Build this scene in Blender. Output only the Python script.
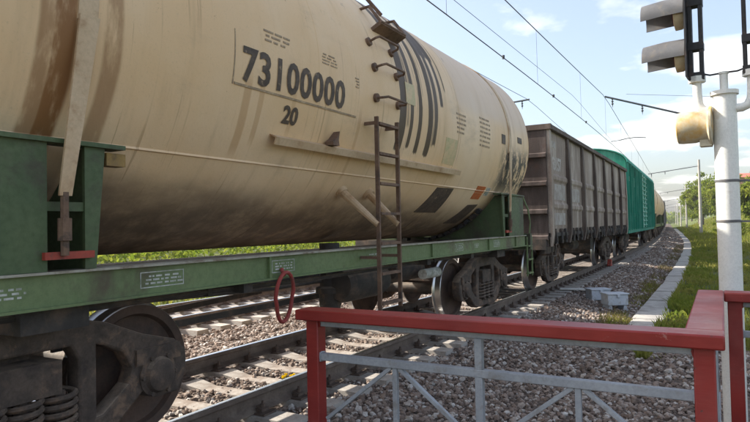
import bpy, bmesh, math, random
import numpy as np
from mathutils import Vector, Matrix
random.seed(7)
rng = np.random.default_rng(11)
S = bpy.context.scene
C = S.collection
for o in list(bpy.data.objects):
    bpy.data.objects.remove(o)

# ------------------------------------------------------------------ camera
CAM_H, YAW, PITCH, ROLL = 1.481, math.radians(29.68), math.radians(1.484), math.radians(1.145)
cd = bpy.data.cameras.new('camera'); cam = bpy.data.objects.new('camera', cd); C.objects.link(cam)
cd.sensor_width = 36.0; cd.lens = 36.0 * 607.8 / 750.0; cd.clip_start = 0.05; cd.clip_end = 6000
fwd = Vector((-math.sin(YAW) * math.cos(PITCH), math.cos(YAW) * math.cos(PITCH), math.sin(PITCH)))
rgt = Vector((math.cos(YAW), math.sin(YAW), 0)); upv = rgt.cross(fwd)
r2 = rgt * math.cos(ROLL) - upv * math.sin(ROLL); u2 = rgt * math.sin(ROLL) + upv * math.cos(ROLL)
M = Matrix((r2, u2, -fwd)).transposed().to_4x4(); M.translation = (0, 0, CAM_H)
cam.matrix_world = M
S.camera = cam

# ------------------------------------------------------------------ light, sky, exposure
SUN_EL = math.radians(36.5)
SUN_AZ = math.radians(9.0)
sun_dir = Vector((-math.cos(SUN_EL) * math.cos(SUN_AZ), -math.cos(SUN_EL) * math.sin(SUN_AZ), math.sin(SUN_EL)))      # towards the sun: beyond the train, square to the track
sl = bpy.data.lights.new('sun', 'SUN'); sl.energy = 4.0; sl.angle = math.radians(0.53); sl.color = (1.0, 0.93, 0.82)
so = bpy.data.objects.new('sun', sl); C.objects.link(so); so.rotation_euler = (-sun_dir).to_track_quat('-Z', 'Y').to_euler()
so.location = (-30, 0, 30)
w = bpy.data.worlds.new('World'); S.world = w; w.use_nodes = True
nt = w.node_tree; nt.nodes.clear()
out = nt.nodes.new('ShaderNodeOutputWorld'); bg = nt.nodes.new('ShaderNodeBackground'); bg.inputs['Strength'].default_value = 0.115
sky = nt.nodes.new('ShaderNodeTexSky'); sky.sky_type = 'NISHITA'; sky.sun_disc = False
sky.sun_elevation = SUN_EL; sky.sun_rotation = math.radians(-90) - SUN_AZ; sky.air_density = 1.0; sky.dust_density = 3.5; sky.ozone_density = 1.6
tc = nt.nodes.new('ShaderNodeTexCoord'); sep = nt.nodes.new('ShaderNodeSeparateXYZ'); nt.links.new(tc.outputs['Generated'], sep.inputs[0])
def wm(op, a, b=None):
    n = nt.nodes.new('ShaderNodeMath'); n.operation = op
    for i, v in enumerate((a, b)):
        if v is None: continue
        if isinstance(v, (int, float)): n.inputs[i].default_value = v
        else: nt.links.new(v, n.inputs[i])
    return n.outputs[0]
zz = wm('MAXIMUM', sep.outputs[2], 0.02); zz = wm('ADD', zz, 0.10)
cb = nt.nodes.new('ShaderNodeCombineXYZ'); nt.links.new(wm('DIVIDE', sep.outputs[0], zz), cb.inputs[0]); nt.links.new(wm('DIVIDE', sep.outputs[1], zz), cb.inputs[1])
cl = nt.nodes.new('ShaderNodeTexNoise'); cl.inputs['Scale'].default_value = 1.15; cl.inputs['Detail'].default_value = 7; cl.inputs['Roughness'].default_value = 0.55
mp = nt.nodes.new('ShaderNodeMapping'); mp.inputs['Location'].default_value = (3.1, 0.4, 0.0); mp.inputs['Scale'].default_value = (1.0, 0.8, 1)
nt.links.new(cb.outputs[0], mp.inputs[0]); nt.links.new(mp.outputs[0], cl.inputs['Vector'])
cr = nt.nodes.new('ShaderNodeValToRGB'); cr.color_ramp.elements[0].position = 0.52; cr.color_ramp.elements[1].position = 0.66
nt.links.new(cl.outputs['Fac'], cr.inputs[0])
mixc = nt.nodes.new('ShaderNodeMix'); mixc.data_type = 'RGBA'; nt.links.new(wm('ADD', wm('MULTIPLY', cr.outputs[0], 0.74), 0.12), mixc.inputs[0])
nt.links.new(sky.outputs[0], mixc.inputs[6]); mixc.inputs[7].default_value = (5.9, 5.75, 5.45, 1)
nt.links.new(mixc.outputs[2], bg.inputs['Color']); nt.links.new(bg.outputs[0], out.inputs[0])
S.view_settings.view_transform = 'Standard'; S.view_settings.look = 'None'; S.view_settings.gamma = 1.0
S.view_settings.use_curve_mapping = False; S.view_settings.exposure = 1.36

# ------------------------------------------------------------------ helpers
def setp(o, label=None, cat=None, group=None, kind=None):
    if label: o['label'] = label
    if cat: o['category'] = cat
    if group: o['group'] = group
    if kind: o['kind'] = kind
    return o
def empty(name, loc=(0, 0, 0), rz=0.0):
    o = bpy.data.objects.new(name, None); C.objects.link(o); o.location = loc; o.rotation_euler = (0, 0, rz); o.empty_display_size = 0.2
    return o
def link_mesh(name, me, mat, parent=None, smooth=None):
    o = bpy.data.objects.new(name, me); C.objects.link(o)
    if mat is not None and not me.materials: me.materials.append(mat)
    if parent: o.parent = parent
    if smooth is not None:
        me.polygons.foreach_set('use_smooth', [True] * len(me.polygons))
        me.set_sharp_from_angle(angle=math.radians(smooth))
    return o
def copy_tree(o, parent=None):
    c = o.copy(); C.objects.link(c); c.parent = parent
    for ch in list(o.children): copy_tree(ch, c)
    return c
class MB:
    def __init__(s): s.v = []; s.f = []
    def add(s, vs, fs):
        b = len(s.v); s.v += [tuple(v) for v in vs]; s.f += [tuple(b + i for i in f) for f in fs]; return s
    def box(s, c, d, m=None):
        x, y, z = [k / 2 for k in d]
        vs = [Vector((a * x, b * y, e * z)) for a in (-1, 1) for b in (-1, 1) for e in (-1, 1)]
        if m is not None: vs = [m @ v for v in vs]
        c = Vector(c); vs = [v + c for v in vs]
        return s.add(vs, [(0, 1, 3, 2), (4, 6, 7, 5), (0, 4, 5, 1), (2, 3, 7, 6), (0, 2, 6, 4), (1, 5, 7, 3)])
    def b2(s, x0, x1, y0, y1, z0, z1): return s.box(((x0 + x1) / 2, (y0 + y1) / 2, (z0 + z1) / 2), (x1 - x0, y1 - y0, z1 - z0))
    def bar(s, p, q, wd, ht, up=(0, 0, 1)):
        p, q = Vector(p), Vector(q); d = q - p; L = d.length; d.normalize(); u = Vector(up)
        if abs(d.dot(u)) > 0.99: u = Vector((1, 0, 0))
        r = d.cross(u).normalized(); u = r.cross(d)
        m = Matrix((r, d, u)).transposed(); return s.box((p + q) / 2, (wd, L, ht), m)
    def cyl(s, p, q, r0, r1=None, n=16, caps=True):
        r1 = r0 if r1 is None else r1
        return s.tube([p, q], [r0, r1], n, caps)
    def tube(s, pts, r, n=8, caps=True):
        pts = [Vector(p) for p in pts]; k = len(pts); rs = r if isinstance(r, (list, tuple)) else [r] * k
        b = len(s.v); pu = None
        for i, p in enumerate(pts):
            d = (pts[min(i + 1, k - 1)] - pts[max(i - 1, 0)]).normalized()
            if pu is None:
                a = Vector((0, 0, 1)) if abs(d.z) < 0.9 else Vector((1, 0, 0)); u = d.cross(a).normalized()
            else:
                u = (pu - d * pu.dot(d)).normalized()
            pu = u; w_ = d.cross(u)
            for j in range(n):
                a = 2 * math.pi * j / n; s.v.append(tuple(p + (u * math.cos(a) + w_ * math.sin(a)) * rs[i]))
        for i in range(k - 1):
            for j in range(n):
                s.f.append((b + i * n + j, b + i * n + (j + 1) % n, b + (i + 1) * n + (j + 1) % n, b + (i + 1) * n + j))
        if caps: s.f.append(tuple(b + j for j in range(n))[::-1]); s.f.append(tuple(b + (k - 1) * n + j for j in range(n)))
        return s
    def lathe(s, prof, axis='x', c=(0, 0, 0), n=40, close=False):
        b = len(s.v); k = len(prof)
        for (r, a) in prof:
            for j in range(n):
                t = 2 * math.pi * j / n; p = {'x': (a, r * math.cos(t), r * math.sin(t)), 'y': (r * math.sin(t), a, r * math.cos(t)), 'z': (r * math.cos(t), r * math.sin(t), a)}[axis]
                s.v.append((p[0] + c[0], p[1] + c[1], p[2] + c[2]))
        for i in range(k - 1 + (1 if close else 0)):
            i2 = (i + 1) % k
            for j in range(n): s.f.append((b + i * n + j, b + i2 * n + j, b + i2 * n + (j + 1) % n, b + i * n + (j + 1) % n))
        return s
    def loft(s, rings, close=False):
        b = len(s.v); n = len(rings[0])
        for r in rings: s.v += [tuple(p) for p in r]
        for i in range(len(rings) - 1):
            for j in range(n if close else n - 1):
                s.f.append((b + i * n + j, b + i * n + (j + 1) % n, b + (i + 1) * n + (j + 1) % n, b + (i + 1) * n + j))
        return s
    def prism(s, poly, axis, a0, a1):
        n = len(poly)
        mk = {'x': lambda p, a: (a, p[0], p[1]), 'y': lambda p, a: (p[0], a, p[1]), 'z': lambda p, a: (p[0], p[1], a)}[axis]
        vs = [mk(p, a0) for p in poly] + [mk(p, a1) for p in poly]
        return s.add(vs, [tuple(range(n))[::-1], tuple(range(n, 2 * n))] + [(i, (i + 1) % n, n + (i + 1) % n, n + i) for i in range(n)])
    def mesh(s, name):
        me = bpy.data.meshes.new(name); me.from_pydata(s.v, [], s.f)
        bm = bmesh.new(); bm.from_mesh(me); bmesh.ops.recalc_face_normals(bm, faces=bm.faces); bm.to_mesh(me); bm.free()
        return me
    def build(s, name, mat, parent=None, smooth=35, bevel=0):
        o = link_mesh(name, s.mesh(name), mat, parent, smooth)
        if bevel:
            m = o.modifiers.new('bevel', 'BEVEL'); m.width = bevel; m.segments = 2; m.limit_method = 'ANGLE'
        return o
def np_mesh(name, V, F, mat, parent=None):
    me = bpy.data.meshes.new(name); k = F.shape[1]
    me.vertices.add(len(V)); me.vertices.foreach_set('co', V.astype(np.float32).ravel())
    me.loops.add(F.size); me.loops.foreach_set('vertex_index', F.astype(np.int32).ravel())
    me.polygons.add(len(F)); me.polygons.foreach_set('loop_start', (np.arange(len(F)) * k).astype(np.int32))
    me.update(calc_edges=True); me.validate()
    me.polygons.foreach_set('use_smooth', [False] * len(me.polygons))
    return link_mesh(name, me, mat, parent)
def curve_plate(name, outline, holes, depth, bevel=0.008):
    """flat plate with holes, in local x,y; thickness along z"""
    cu = bpy.data.curves.new(name, 'CURVE'); cu.dimensions = '2D'; cu.fill_mode = 'BOTH'; cu.extrude = depth / 2 - bevel; cu.bevel_depth = bevel; cu.bevel_resolution = 1
    for loop in [outline] + holes:
        sp = cu.splines.new('POLY'); sp.points.add(len(loop) - 1); sp.use_cyclic_u = True
        for p, q in zip(sp.points, loop): p.co = (q[0], q[1], 0, 1)
    ob = bpy.data.objects.new(name, cu); C.objects.link(ob)
    dg = bpy.context.evaluated_depsgraph_get(); me = bpy.data.meshes.new_from_object(ob.evaluated_get(dg))
    bpy.data.objects.remove(ob); bpy.data.curves.remove(cu)
    return me
def text_mesh(txt, size, bold=0.0, xs=1.0, space=1.0):
    cu = bpy.data.curves.new('t', 'FONT'); cu.body = txt; cu.size = size; cu.offset = bold; cu.space_character = space; cu.resolution_u = 3
    ob = bpy.data.objects.new('t', cu); C.objects.link(ob)
    dg = bpy.context.evaluated_depsgraph_get(); me = bpy.data.meshes.new_from_object(ob.evaluated_get(dg))
    bpy.data.objects.remove(ob); bpy.data.curves.remove(cu)
    bm = bmesh.new(); bm.from_mesh(me)
    for v in bm.verts: v.co.x *= xs
    bmesh.ops.triangulate(bm, faces=bm.faces)
    for k in range(1, 12):
        bmesh.ops.bisect_plane(bm, geom=bm.verts[:] + bm.edges[:] + bm.faces[:], plane_co=(0, k * size / 11, 0), plane_no=(0, 1, 0))
    bm.to_mesh(me); bm.free(); me.materials.clear()
    return me

# ------------------------------------------------------------------ materials
MAT = {}
class NT:
    def __init__(s, name):
        s.m = bpy.data.materials.new(name); s.m.use_nodes = True; s.t = s.m.node_tree; s.n = s.t.nodes; s.p = s.n['Principled BSDF']; s.o = s.n['Material Output']
        MAT[name] = s.m; s.tc = s.n.new('ShaderNodeTexCoord'); s.obj = s.tc.outputs['Object']
    def L(s, a, b): s.t.links.new(a, b)
    def put(s, sock, v):
        if isinstance(v, bpy.types.NodeSocket): s.L(v, sock)
        elif isinstance(v, (tuple, list)): sock.default_value = (*v, 1) if len(v) == 3 and sock.type == 'RGBA' else v
        else: sock.default_value = v
    def math(s, op, a, b=0.0, clamp=False):
        n = s.n.new('ShaderNodeMath'); n.operation = op; n.use_clamp = clamp; s.put(n.inputs[0], a); s.put(n.inputs[1], b); return n.outputs[0]
    def noise(s, scale, detail=4, rough=0.55, vec=None, dist=0.0):
        n = s.n.new('ShaderNodeTexNoise'); n.inputs['Scale'].default_value = scale; n.inputs['Detail'].default_value = detail; n.inputs['Roughness'].default_value = rough; n.inputs['Distortion'].default_value = dist
        s.L(vec if vec is not None else s.obj, n.inputs['Vector']); return n.outputs['Fac']
    def vor(s, scale, vec=None, feat='F1', out='Distance'):
        n = s.n.new('ShaderNodeTexVoronoi'); n.feature = feat; n.inputs['Scale'].default_value = scale
        s.L(vec if vec is not None else s.obj, n.inputs['Vector']); return n.outputs[out]
    def map(s, scale=(1, 1, 1), loc=(0, 0, 0), vec=None):
        n = s.n.new('ShaderNodeMapping'); n.inputs['Scale'].default_value = scale; n.inputs['Location'].default_value = loc; s.L(vec if vec is not None else s.obj, n.inputs[0]); return n.outputs[0]
    def ramp(s, f, a, b, va=0.0, vb=1.0):
        n = s.n.new('ShaderNodeMapRange'); n.interpolation_type = 'SMOOTHSTEP'; s.put(n.inputs[0], f)
        for i, v in zip((1, 2, 3, 4), (a, b, va, vb)): n.inputs[i].default_value = v
        return n.outputs[0]
    def mix(s, f, a, b, mode='MIX'):
        n = s.n.new('ShaderNodeMix'); n.data_type = 'RGBA'; n.blend_type = mode; s.put(n.inputs[0], f); s.put(n.inputs[6], a); s.put(n.inputs[7], b); return n.outputs[2]
    def xyz(s):
        n = s.n.new('ShaderNodeSeparateXYZ'); s.L(s.obj, n.inputs[0]); return n.outputs
    def bump(s, h, strength=0.3, dist=0.01):
        n = s.n.new('ShaderNodeBump'); n.inputs['Strength'].default_value = strength; n.inputs['Distance'].default_value = dist; s.put(n.inputs['Height'], h); s.L(n.outputs[0], s.p.inputs['Normal'])
    def rand(s):
        n = s.n.new('ShaderNodeNewGeometry'); return n.outputs['Random Per Island']
    def fin(s, col, rough=0.6, metal=0.0, spec=0.5):
        s.put(s.p.inputs['Base Color'], col); s.put(s.p.inputs['Roughness'], rough); s.put(s.p.inputs['Metallic'], metal); s.p.inputs['Specular IOR Level'].default_value = spec
        return s.m
def pm(name, c1, c2, scale=3.0, rough=0.6, metal=0.0, bump=0.2, dirt=None, dirt_amt=0.5, dscale=1.5, fine=40.0, spec=0.4, bdist=0.004, dust=None):
    t = NT(name); f = t.ramp(t.noise(scale, 6, 0.6), 0.3, 0.7); col = t.mix(f, c1, c2)
    fn = t.noise(fine, 4, 0.7)
    col = t.mix(t.ramp(fn, 0.35, 0.75, 0.0, 0.35), col, tuple(k * 0.55 for k in c1))
    if dirt:
        d = t.ramp(t.noise(dscale, 8, 0.68, dist=0.4), 0.62 - dirt_amt * 0.35, 0.72 - dirt_amt * 0.1)
        col = t.mix(t.math('MULTIPLY', d, 0.85), col, dirt)
    if dust:
        g = t.n.new('ShaderNodeNewGeometry'); sx = t.n.new('ShaderNodeSeparateXYZ'); t.L(g.outputs['True Normal'], sx.inputs[0])
        col = t.mix(t.math('MULTIPLY', t.ramp(sx.outputs[2], 0.25, 0.8), t.ramp(t.noise(9, 6, 0.7), 0.35, 0.6, 0.25, 0.85)), col, dust)
    t.bump(t.math('ADD', fn, t.math('MULTIPLY', f, 0.4)), bump, bdist)
    return t.fin(col, t.ramp(fn, 0.2, 0.8, rough - 0.12, min(1, rough + 0.12)), metal, spec)

pm('bogie', (0.058, 0.044, 0.037), (0.11, 0.082, 0.064), 9, 0.8, 0, 0.9, (0.21, 0.135, 0.09), 0.38, 7, dust=(0.26, 0.20, 0.15))
pm('dark_steel', (0.035, 0.032, 0.030), (0.07, 0.058, 0.05), 5, 0.75, 0, 0.4, (0.13, 0.09, 0.065), 0.35, 5, dust=(0.22, 0.175, 0.135))
pm('wheel_steel', (0.075, 0.05, 0.04), (0.13, 0.08, 0.058), 5, 0.7, 0.2, 0.4, (0.06, 0.045, 0.04), 0.4, 3)
t = NT('tread'); t.fin(t.mix(t.noise(30, 3), (0.45, 0.44, 0.43), (0.62, 0.61, 0.6)), 0.28, 0.95)
pm('frame_green', (0.115, 0.165, 0.066), (0.165, 0.215, 0.095), 1.3, 0.55, 0, 0.25, (0.085, 0.06, 0.042), 0.42, 1.5, 22)
pm('saddle_green', (0.062, 0.098, 0.042), (0.09, 0.125, 0.055), 2.2, 0.6, 0, 0.25, (0.06, 0.045, 0.034), 0.42, 2.0, 25)
pm('edge_light', (0.42, 0.40, 0.33), (0.30, 0.27, 0.21), 8, 0.6, 0, 0.2, (0.12, 0.07, 0.04), 0.4, 6)
pm('rust_brown', (0.13, 0.078, 0.053), (0.21, 0.13, 0.085), 8, 0.8, 0, 0.4, (0.05, 0.04, 0.035), 0.3, 6)
pm('strap_paint', (0.62, 0.46, 0.30), (0.52, 0.36, 0.215), 2, 0.6, 0, 0.2, (0.34, 0.19, 0.09), 0.32, 4)
pm('red_hose', (0.34, 0.045, 0.036), (0.22, 0.035, 0.03), 8, 0.6, 0, 0.3, (0.12, 0.05, 0.04), 0.35, 9)
pm('red_mark', (0.40, 0.065, 0.04), (0.28, 0.045, 0.03), 8, 0.6, 0, 0.2, (0.1, 0.05, 0.04), 0.3, 6)
pm('print_dark', (0.065, 0.045, 0.034), (0.12, 0.084, 0.06), 9, 0.6, 0, 0.05, (0.40, 0.28, 0.17), 0.06, 16)
pm('print_soft', (0.27, 0.19, 0.125), (0.38, 0.28, 0.18), 10, 0.6, 0, 0.05, (0.55, 0.41, 0.26), 0.4, 25)
pm('print_orange', (0.62, 0.16, 0.035), (0.48, 0.13, 0.04), 14, 0.55, 0, 0.05, (0.25, 0.09, 0.04), 0.3, 20)
pm('print_white', (0.60, 0.60, 0.57), (0.42, 0.43, 0.39), 10, 0.6, 0, 0.05, (0.20, 0.21, 0.16), 0.6, 14)
pm('green_patch', (0.50, 0.45, 0.24), (0.56, 0.46, 0.27), 8, 0.55, 0, 0.05, (0.68, 0.49, 0.29), 0.75, 7)
t = NT('fence_red'); big = t.noise(2.2, 6, 0.6); col = t.mix(t.ramp(big, 0.35, 0.65), (0.205, 0.016, 0.014), (0.275, 0.026, 0.021))
br = t.noise(1.0, 5, 0.65, t.map((9, 9, 60))); col = t.mix(t.ramp(br, 0.5, 0.75, 0, 0.35), col, (0.33, 0.045, 0.036))
sc = t.ramp(t.noise(9, 9, 0.78, dist=0.6), 0.63, 0.67, 0, 0.8); col = t.mix(sc, col, (0.34, 0.15, 0.13)); ch = t.ramp(t.noise(15, 8, 0.75, t.map((1, 1, 1), (7, 3, 1))), 0.66, 0.685, 0, 0.9); col = t.mix(ch, col, (0.07, 0.035, 0.028))
dstn = t.noise(1.3, 6, 0.7, t.map((1, 1, 1), (2, 8, 5))); col = t.mix(t.ramp(dstn, 0.50, 0.72, 0, 0.22), col, (0.26, 0.12, 0.10))
t.bump(t.math('ADD', br, t.math('MULTIPLY', ch, -1.5)), 0.3, 0.003); t.fin(col, t.ramp(dstn, 0.35, 0.7, 0.34, 0.6), 0, 0.42)
pm('fence_grey', (0.26, 0.28, 0.31), (0.34, 0.36, 0.39), 4.0, 0.45, 0, 0.2, (0.20, 0.19, 0.18), 0.3, 9, 60, 0.5)
pm('mast_white', (0.80, 0.80, 0.77), (0.74, 0.74, 0.70), 2.5, 0.42, 0, 0.12, (0.58, 0.55, 0.48), 0.10, 6, 70)
pm('signal_grey', (0.10, 0.10, 0.105), (0.15, 0.15, 0.155), 5, 0.5, 0, 0.15, (0.17, 0.15, 0.13), 0.35, 9)
pm('signal_black', (0.020, 0.020, 0.024), (0.035, 0.034, 0.036), 6, 0.6, 0, 0.2, (0.09, 0.055, 0.04), 0.3, 7)
pm('signal_cream', (0.62, 0.52, 0.34), (0.52, 0.42, 0.26), 8, 0.5, 0, 0.15, (0.34, 0.22, 0.10), 0.4, 9)
pm('bell_cream', (0.62, 0.57, 0.44), (0.55, 0.47, 0.32), 7, 0.5, 0, 0.2, (0.55, 0.33, 0.08), 0.4, 6)
pm('box_grey', (0.46, 0.50, 0.56), (0.54, 0.57, 0.61), 5, 0.5, 0, 0.15, (0.30, 0.29, 0.27), 0.3, 9)
pm('concrete', (0.34, 0.325, 0.30), (0.45, 0.43, 0.40), 4, 0.9, 0, 0.5, (0.24, 0.22, 0.20), 0.4, 3, 60)
pm('sleeper', (0.33, 0.295, 0.265), (0.44, 0.41, 0.37), 5, 0.9, 0, 0.6, (0.18, 0.135, 0.105), 0.60, 3.2, 55)
pm('rail_side', (0.10, 0.075, 0.060), (0.145, 0.11, 0.088), 7, 0.8, 0, 0.4, (0.19, 0.155, 0.125), 0.4, 2.5)
pm('clip', (0.075, 0.052, 0.042), (0.12, 0.085, 0.065), 14, 0.8, 0, 0.4)
t = NT('rail_top'); t.fin(t.mix(t.noise(14, 4), (0.52, 0.52, 0.53), (0.68, 0.68, 0.68)), 0.25, 1.0)
pm('mast_concrete', (0.33, 0.31, 0.28), (0.42, 0.40, 0.36), 2, 0.9, 0, 0.3)
pm('wire', (0.05, 0.05, 0.055), (0.08, 0.08, 0.085), 3, 0.6, 0.3, 0)
pm('bracket', (0.045, 0.05, 0.06), (0.07, 0.075, 0.085), 5, 0.6, 0.2, 0.1)
pm('bark', (0.10, 0.08, 0.06), (0.16, 0.13, 0.10), 6, 0.9, 0, 0.7)
pm('brick_wall', (0.42, 0.20, 0.14), (0.50, 0.27, 0.19), 0.5, 0.85, 0, 0.2)
pm('plaster', (0.70, 0.68, 0.64), (0.78, 0.76, 0.72), 0.4, 0.85, 0, 0.1)
pm('roof_red', (0.42, 0.10, 0.07), (0.50, 0.15, 0.10), 0.6, 0.8, 0, 0.1)
t = NT('window_glass'); t.fin((0.06, 0.08, 0.10), 0.08, 0.0, 0.7)
t = NT('lens_red'); t.fin((0.25, 0.01, 0.01), 0.15)
gm_chalk = None
pm('chalk', (0.46, 0.43, 0.40), (0.36, 0.325, 0.295), 3, 0.8, 0, 0.2, (0.25, 0.205, 0.18), 0.75, 4)
pm('ochre', (0.32, 0.20, 0.06), (0.22, 0.14, 0.06), 9, 0.7, 0, 0.2, (0.1, 0.07, 0.05), 0.3, 8)
pm('worn_white', (0.62, 0.59, 0.56), (0.46, 0.42, 0.39), 5, 0.8, 0, 0.2, (0.28, 0.235, 0.205), 0.55, 9)
pm('plank_white', (0.74, 0.72, 0.68), (0.64, 0.62, 0.58), 8, 0.8, 0, 0.3)

# gondola paint: brown grey, streaked, scuffed
def gondola_mat(name, c1, c2, pale, rust):
    t = NT(name); st = t.noise(1.0, 6, 0.65, t.map((3.0, 3.2, 0.55))); bl = t.noise(1.4, 7, 0.62)
    col = t.mix(t.ramp(bl, 0.3, 0.7), c1, c2)
    col = t.mix(t.ramp(st, 0.46, 0.66, 0, 0.8), col, pale)
    col = t.mix(t.ramp(t.noise(2.3, 9, 0.72, t.map((1, 1, 0.5), (5, 2, 1))), 0.55, 0.68, 0, 0.7), col, rust)
    fn = t.noise(35, 4, 0.7); col = t.mix(t.ramp(fn, 0.45, 0.75, 0, 0.4), col, tuple(k * 0.5 for k in c1))
    t.bump(t.math('ADD', fn, bl), 0.35, 0.012); return t.fin(col, 0.75, 0, 0.3)
gondola_mat('gondola_side', (0.215, 0.162, 0.13), (0.31, 0.243, 0.20), (0.49, 0.42, 0.36), (0.15, 0.085, 0.055))
gondola_mat('gondola_end', (0.055, 0.042, 0.038), (0.09, 0.068, 0.06), (0.15, 0.12, 0.11), (0.10, 0.055, 0.04))
gondola_mat('gondola_post', (0.075, 0.054, 0.045), (0.115, 0.085, 0.07), (0.19, 0.15, 0.125), (0.09, 0.05, 0.036))
gondola_mat('box_green', (0.012, 0.19, 0.125), (0.02, 0.235, 0.16), (0.09, 0.31, 0.23), (0.025, 0.12, 0.085))
gondola_mat('box_green_light', (0.12, 0.38, 0.28), (0.20, 0.46, 0.36), (0.46, 0.60, 0.54), (0.05, 0.2, 0.14))
gondola_mat('box_roof', (0.02, 0.25, 0.185), (0.035, 0.30, 0.22), (0.09, 0.36, 0.28), (0.03, 0.2, 0.15))
gondola_mat('far_grey', (0.16, 0.16, 0.17), (0.22, 0.22, 0.22), (0.32, 0.32, 0.31), (0.12, 0.10, 0.09))

# tank paint with spills, runs and rust that have a shape of their own
def tank_mat(name, spills):
    t = NT(name); x, y, z = t.xyz()
    big = t.noise(0.55, 5, 0.6); col = t.mix(t.ramp(big, 0.32, 0.68), (0.74, 0.505, 0.285), (0.80, 0.60, 0.40))
    runs = t.noise(1.0, 5, 0.6, t.map((1.5, 5.0, 0.5))); col = t.mix(t.ramp(runs, 0.52, 0.78, 0, 0.38), col, (0.40, 0.27, 0.15))
    dust = t.noise(1.7, 7, 0.7, t.map((0.5, 0.5, 1.4))); col = t.mix(t.ramp(dust, 0.55, 0.75, 0, 0.35), col, (0.33, 0.25, 0.18))
    col = t.mix(t.ramp(t.noise(60, 3, 0.6), 0.55, 0.8, 0, 0.25), col, (0.36, 0.27, 0.18))
    drip = t.math('MULTIPLY', t.ramp(t.noise(1.0, 6, 0.62, t.map((1, 30, 0.45))), 0.60, 0.635, 0, 0.5), t.ramp(t.noise(0.8, 3, 0.5, t.map((1, 1, 1), (4, 4, 4))), 0.48, 0.6))
    col = t.mix(drip, col, (0.36, 0.215, 0.11))
    col = t.mix(t.ramp(t.noise(13, 8, 0.74), 0.675, 0.69, 0, 0.75), col, (0.27, 0.14, 0.065))
    col = t.mix(t.ramp(t.noise(7, 9, 0.78, t.map((1, 2.2, 0.6), (9, 9, 2))), 0.67, 0.685, 0, 0.6), col, (0.80, 0.68, 0.52))
    wob = t.math('MULTIPLY', t.math('SUBTRACT', t.noise(1.1, 2), 0.5), 0.08)
    yy = t.math('ADD', y, wob)
    def band(yc, wd, st, z0=2.0, z1=5.0, soft=0.6):
        d = t.math('ABSOLUTE', t.math('SUBTRACT', yy, yc)); b = t.ramp(d, wd * soft, wd, 1, 0)
        return t.math('MULTIPLY', b, t.math('MULTIPLY', t.math('MULTIPLY', t.ramp(z, z0, z0 + 0.12), t.ramp(z, z1, z1 + 0.2, 1, 0)), st))
    rusty = None
    for a in ((-3.97, 0.085, 1.0, 1.4), (-4.06, 0.07, 0.7, 1.4), (-3.67, 0.075, 0.65, 1.4), (3.78, 0.07, 0.25, 1.4), (4.12, 0.06, 0.3, 1.4)):
        b = band(*a); rusty = b if rusty is None else t.math('MAXIMUM', rusty, b)
    brk = t.ramp(t.noise(2.5, 5, 0.65, t.map((1, 2.5, 0.8))), 0.30, 0.55)
    col = t.mix(t.math('MULTIPLY', rusty, brk), col, (0.27, 0.13, 0.05))
    # belly shade painted in as a ragged brown film, together with road grime
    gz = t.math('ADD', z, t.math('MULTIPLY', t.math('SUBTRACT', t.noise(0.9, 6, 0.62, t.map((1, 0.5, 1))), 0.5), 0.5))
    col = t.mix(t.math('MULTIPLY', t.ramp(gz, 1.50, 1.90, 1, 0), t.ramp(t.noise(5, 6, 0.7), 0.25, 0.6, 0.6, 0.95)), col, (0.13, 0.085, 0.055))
    if spills:
        s_ = None
        for a in ((-0.02, 0.10, 1.0, 2.26), (0.20, 0.05, 0.8, 2.3), (0.42, 0.06, 0.85, 2.26), (0.70, 0.085, 1.0, 2.26), (0.86, 0.05, 0.95, 2.4), (1.05, 0.055, 0.9, 2.9), (1.22, 0.03, 0.5, 3.1), (0.55, 0.75, 0.33, 2.9), (0.95, 0.24, 0.75, 3.5), (0.12, 0.16, 0.42, 2.5), (0.78, 0.2, 0.45, 2.35)):
            b = band(*a); s_ = b if s_ is None else t.math('MAXIMUM', s_, b)
        brk2 = t.ramp(t.noise(3.0, 6, 0.7, t.map((1, 6, 0.7))), 0.26, 0.42)
        rag = t.math('MULTIPLY', t.math('SUBTRACT', t.noise(2.4, 7, 0.72, t.map((0.6, 9, 0.35), (1, 2, 3))), 0.5), 1.4)
        sp = t.ramp(t.math('ADD', t.math('MULTIPLY', s_, brk2), t.math('MULTIPLY', rag, t.ramp(s_, 0.02, 0.3))), 0.32, 0.62, 0, 0.93)
        col = t.mix(sp, col, (0.042, 0.024, 0.014))
        g = None
        for a in ((-2.50, 0.05, 0.45, 2.0, 2.50), (-2.34, 0.035, 0.40, 2.1, 2.50), (-1.95, 0.03, 0.3, 2.2, 2.5), (-0.9, 0.03, 0.3, 1.9, 2.5)):
            b = band(*a); g = b if g is None else t.math('MAXIMUM', g, b)
        col = t.mix(g, col, (0.40, 0.20, 0.07))
        # sooty smear on the lower belly and pinkish repaint on the far half
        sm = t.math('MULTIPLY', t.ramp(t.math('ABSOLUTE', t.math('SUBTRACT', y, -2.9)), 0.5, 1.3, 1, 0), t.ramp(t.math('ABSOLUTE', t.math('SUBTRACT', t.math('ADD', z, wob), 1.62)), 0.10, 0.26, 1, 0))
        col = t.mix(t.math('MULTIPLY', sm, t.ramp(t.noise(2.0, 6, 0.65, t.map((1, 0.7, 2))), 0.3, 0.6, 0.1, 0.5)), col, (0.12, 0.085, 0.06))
        pk = t.math('MULTIPLY', t.ramp(y, 1.5, 1.7), t.ramp(t.math('ADD', z, wob), 2.95, 3.2))
        col = t.mix(t.math('MULTIPLY', pk, 0.5), col, (0.62, 0.50, 0.42))
        gr = t.math('MULTIPLY', t.ramp(y, 3.3, 3.8), t.math('MULTIPLY', t.ramp(z, 1.9, 2.2), t.ramp(z, 2.55, 2.85, 1, 0)))
        gn = t.ramp(t.noise(3.2, 7, 0.75, t.map((1, 2.2, 1.2))), 0.46, 0.50)
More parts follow.
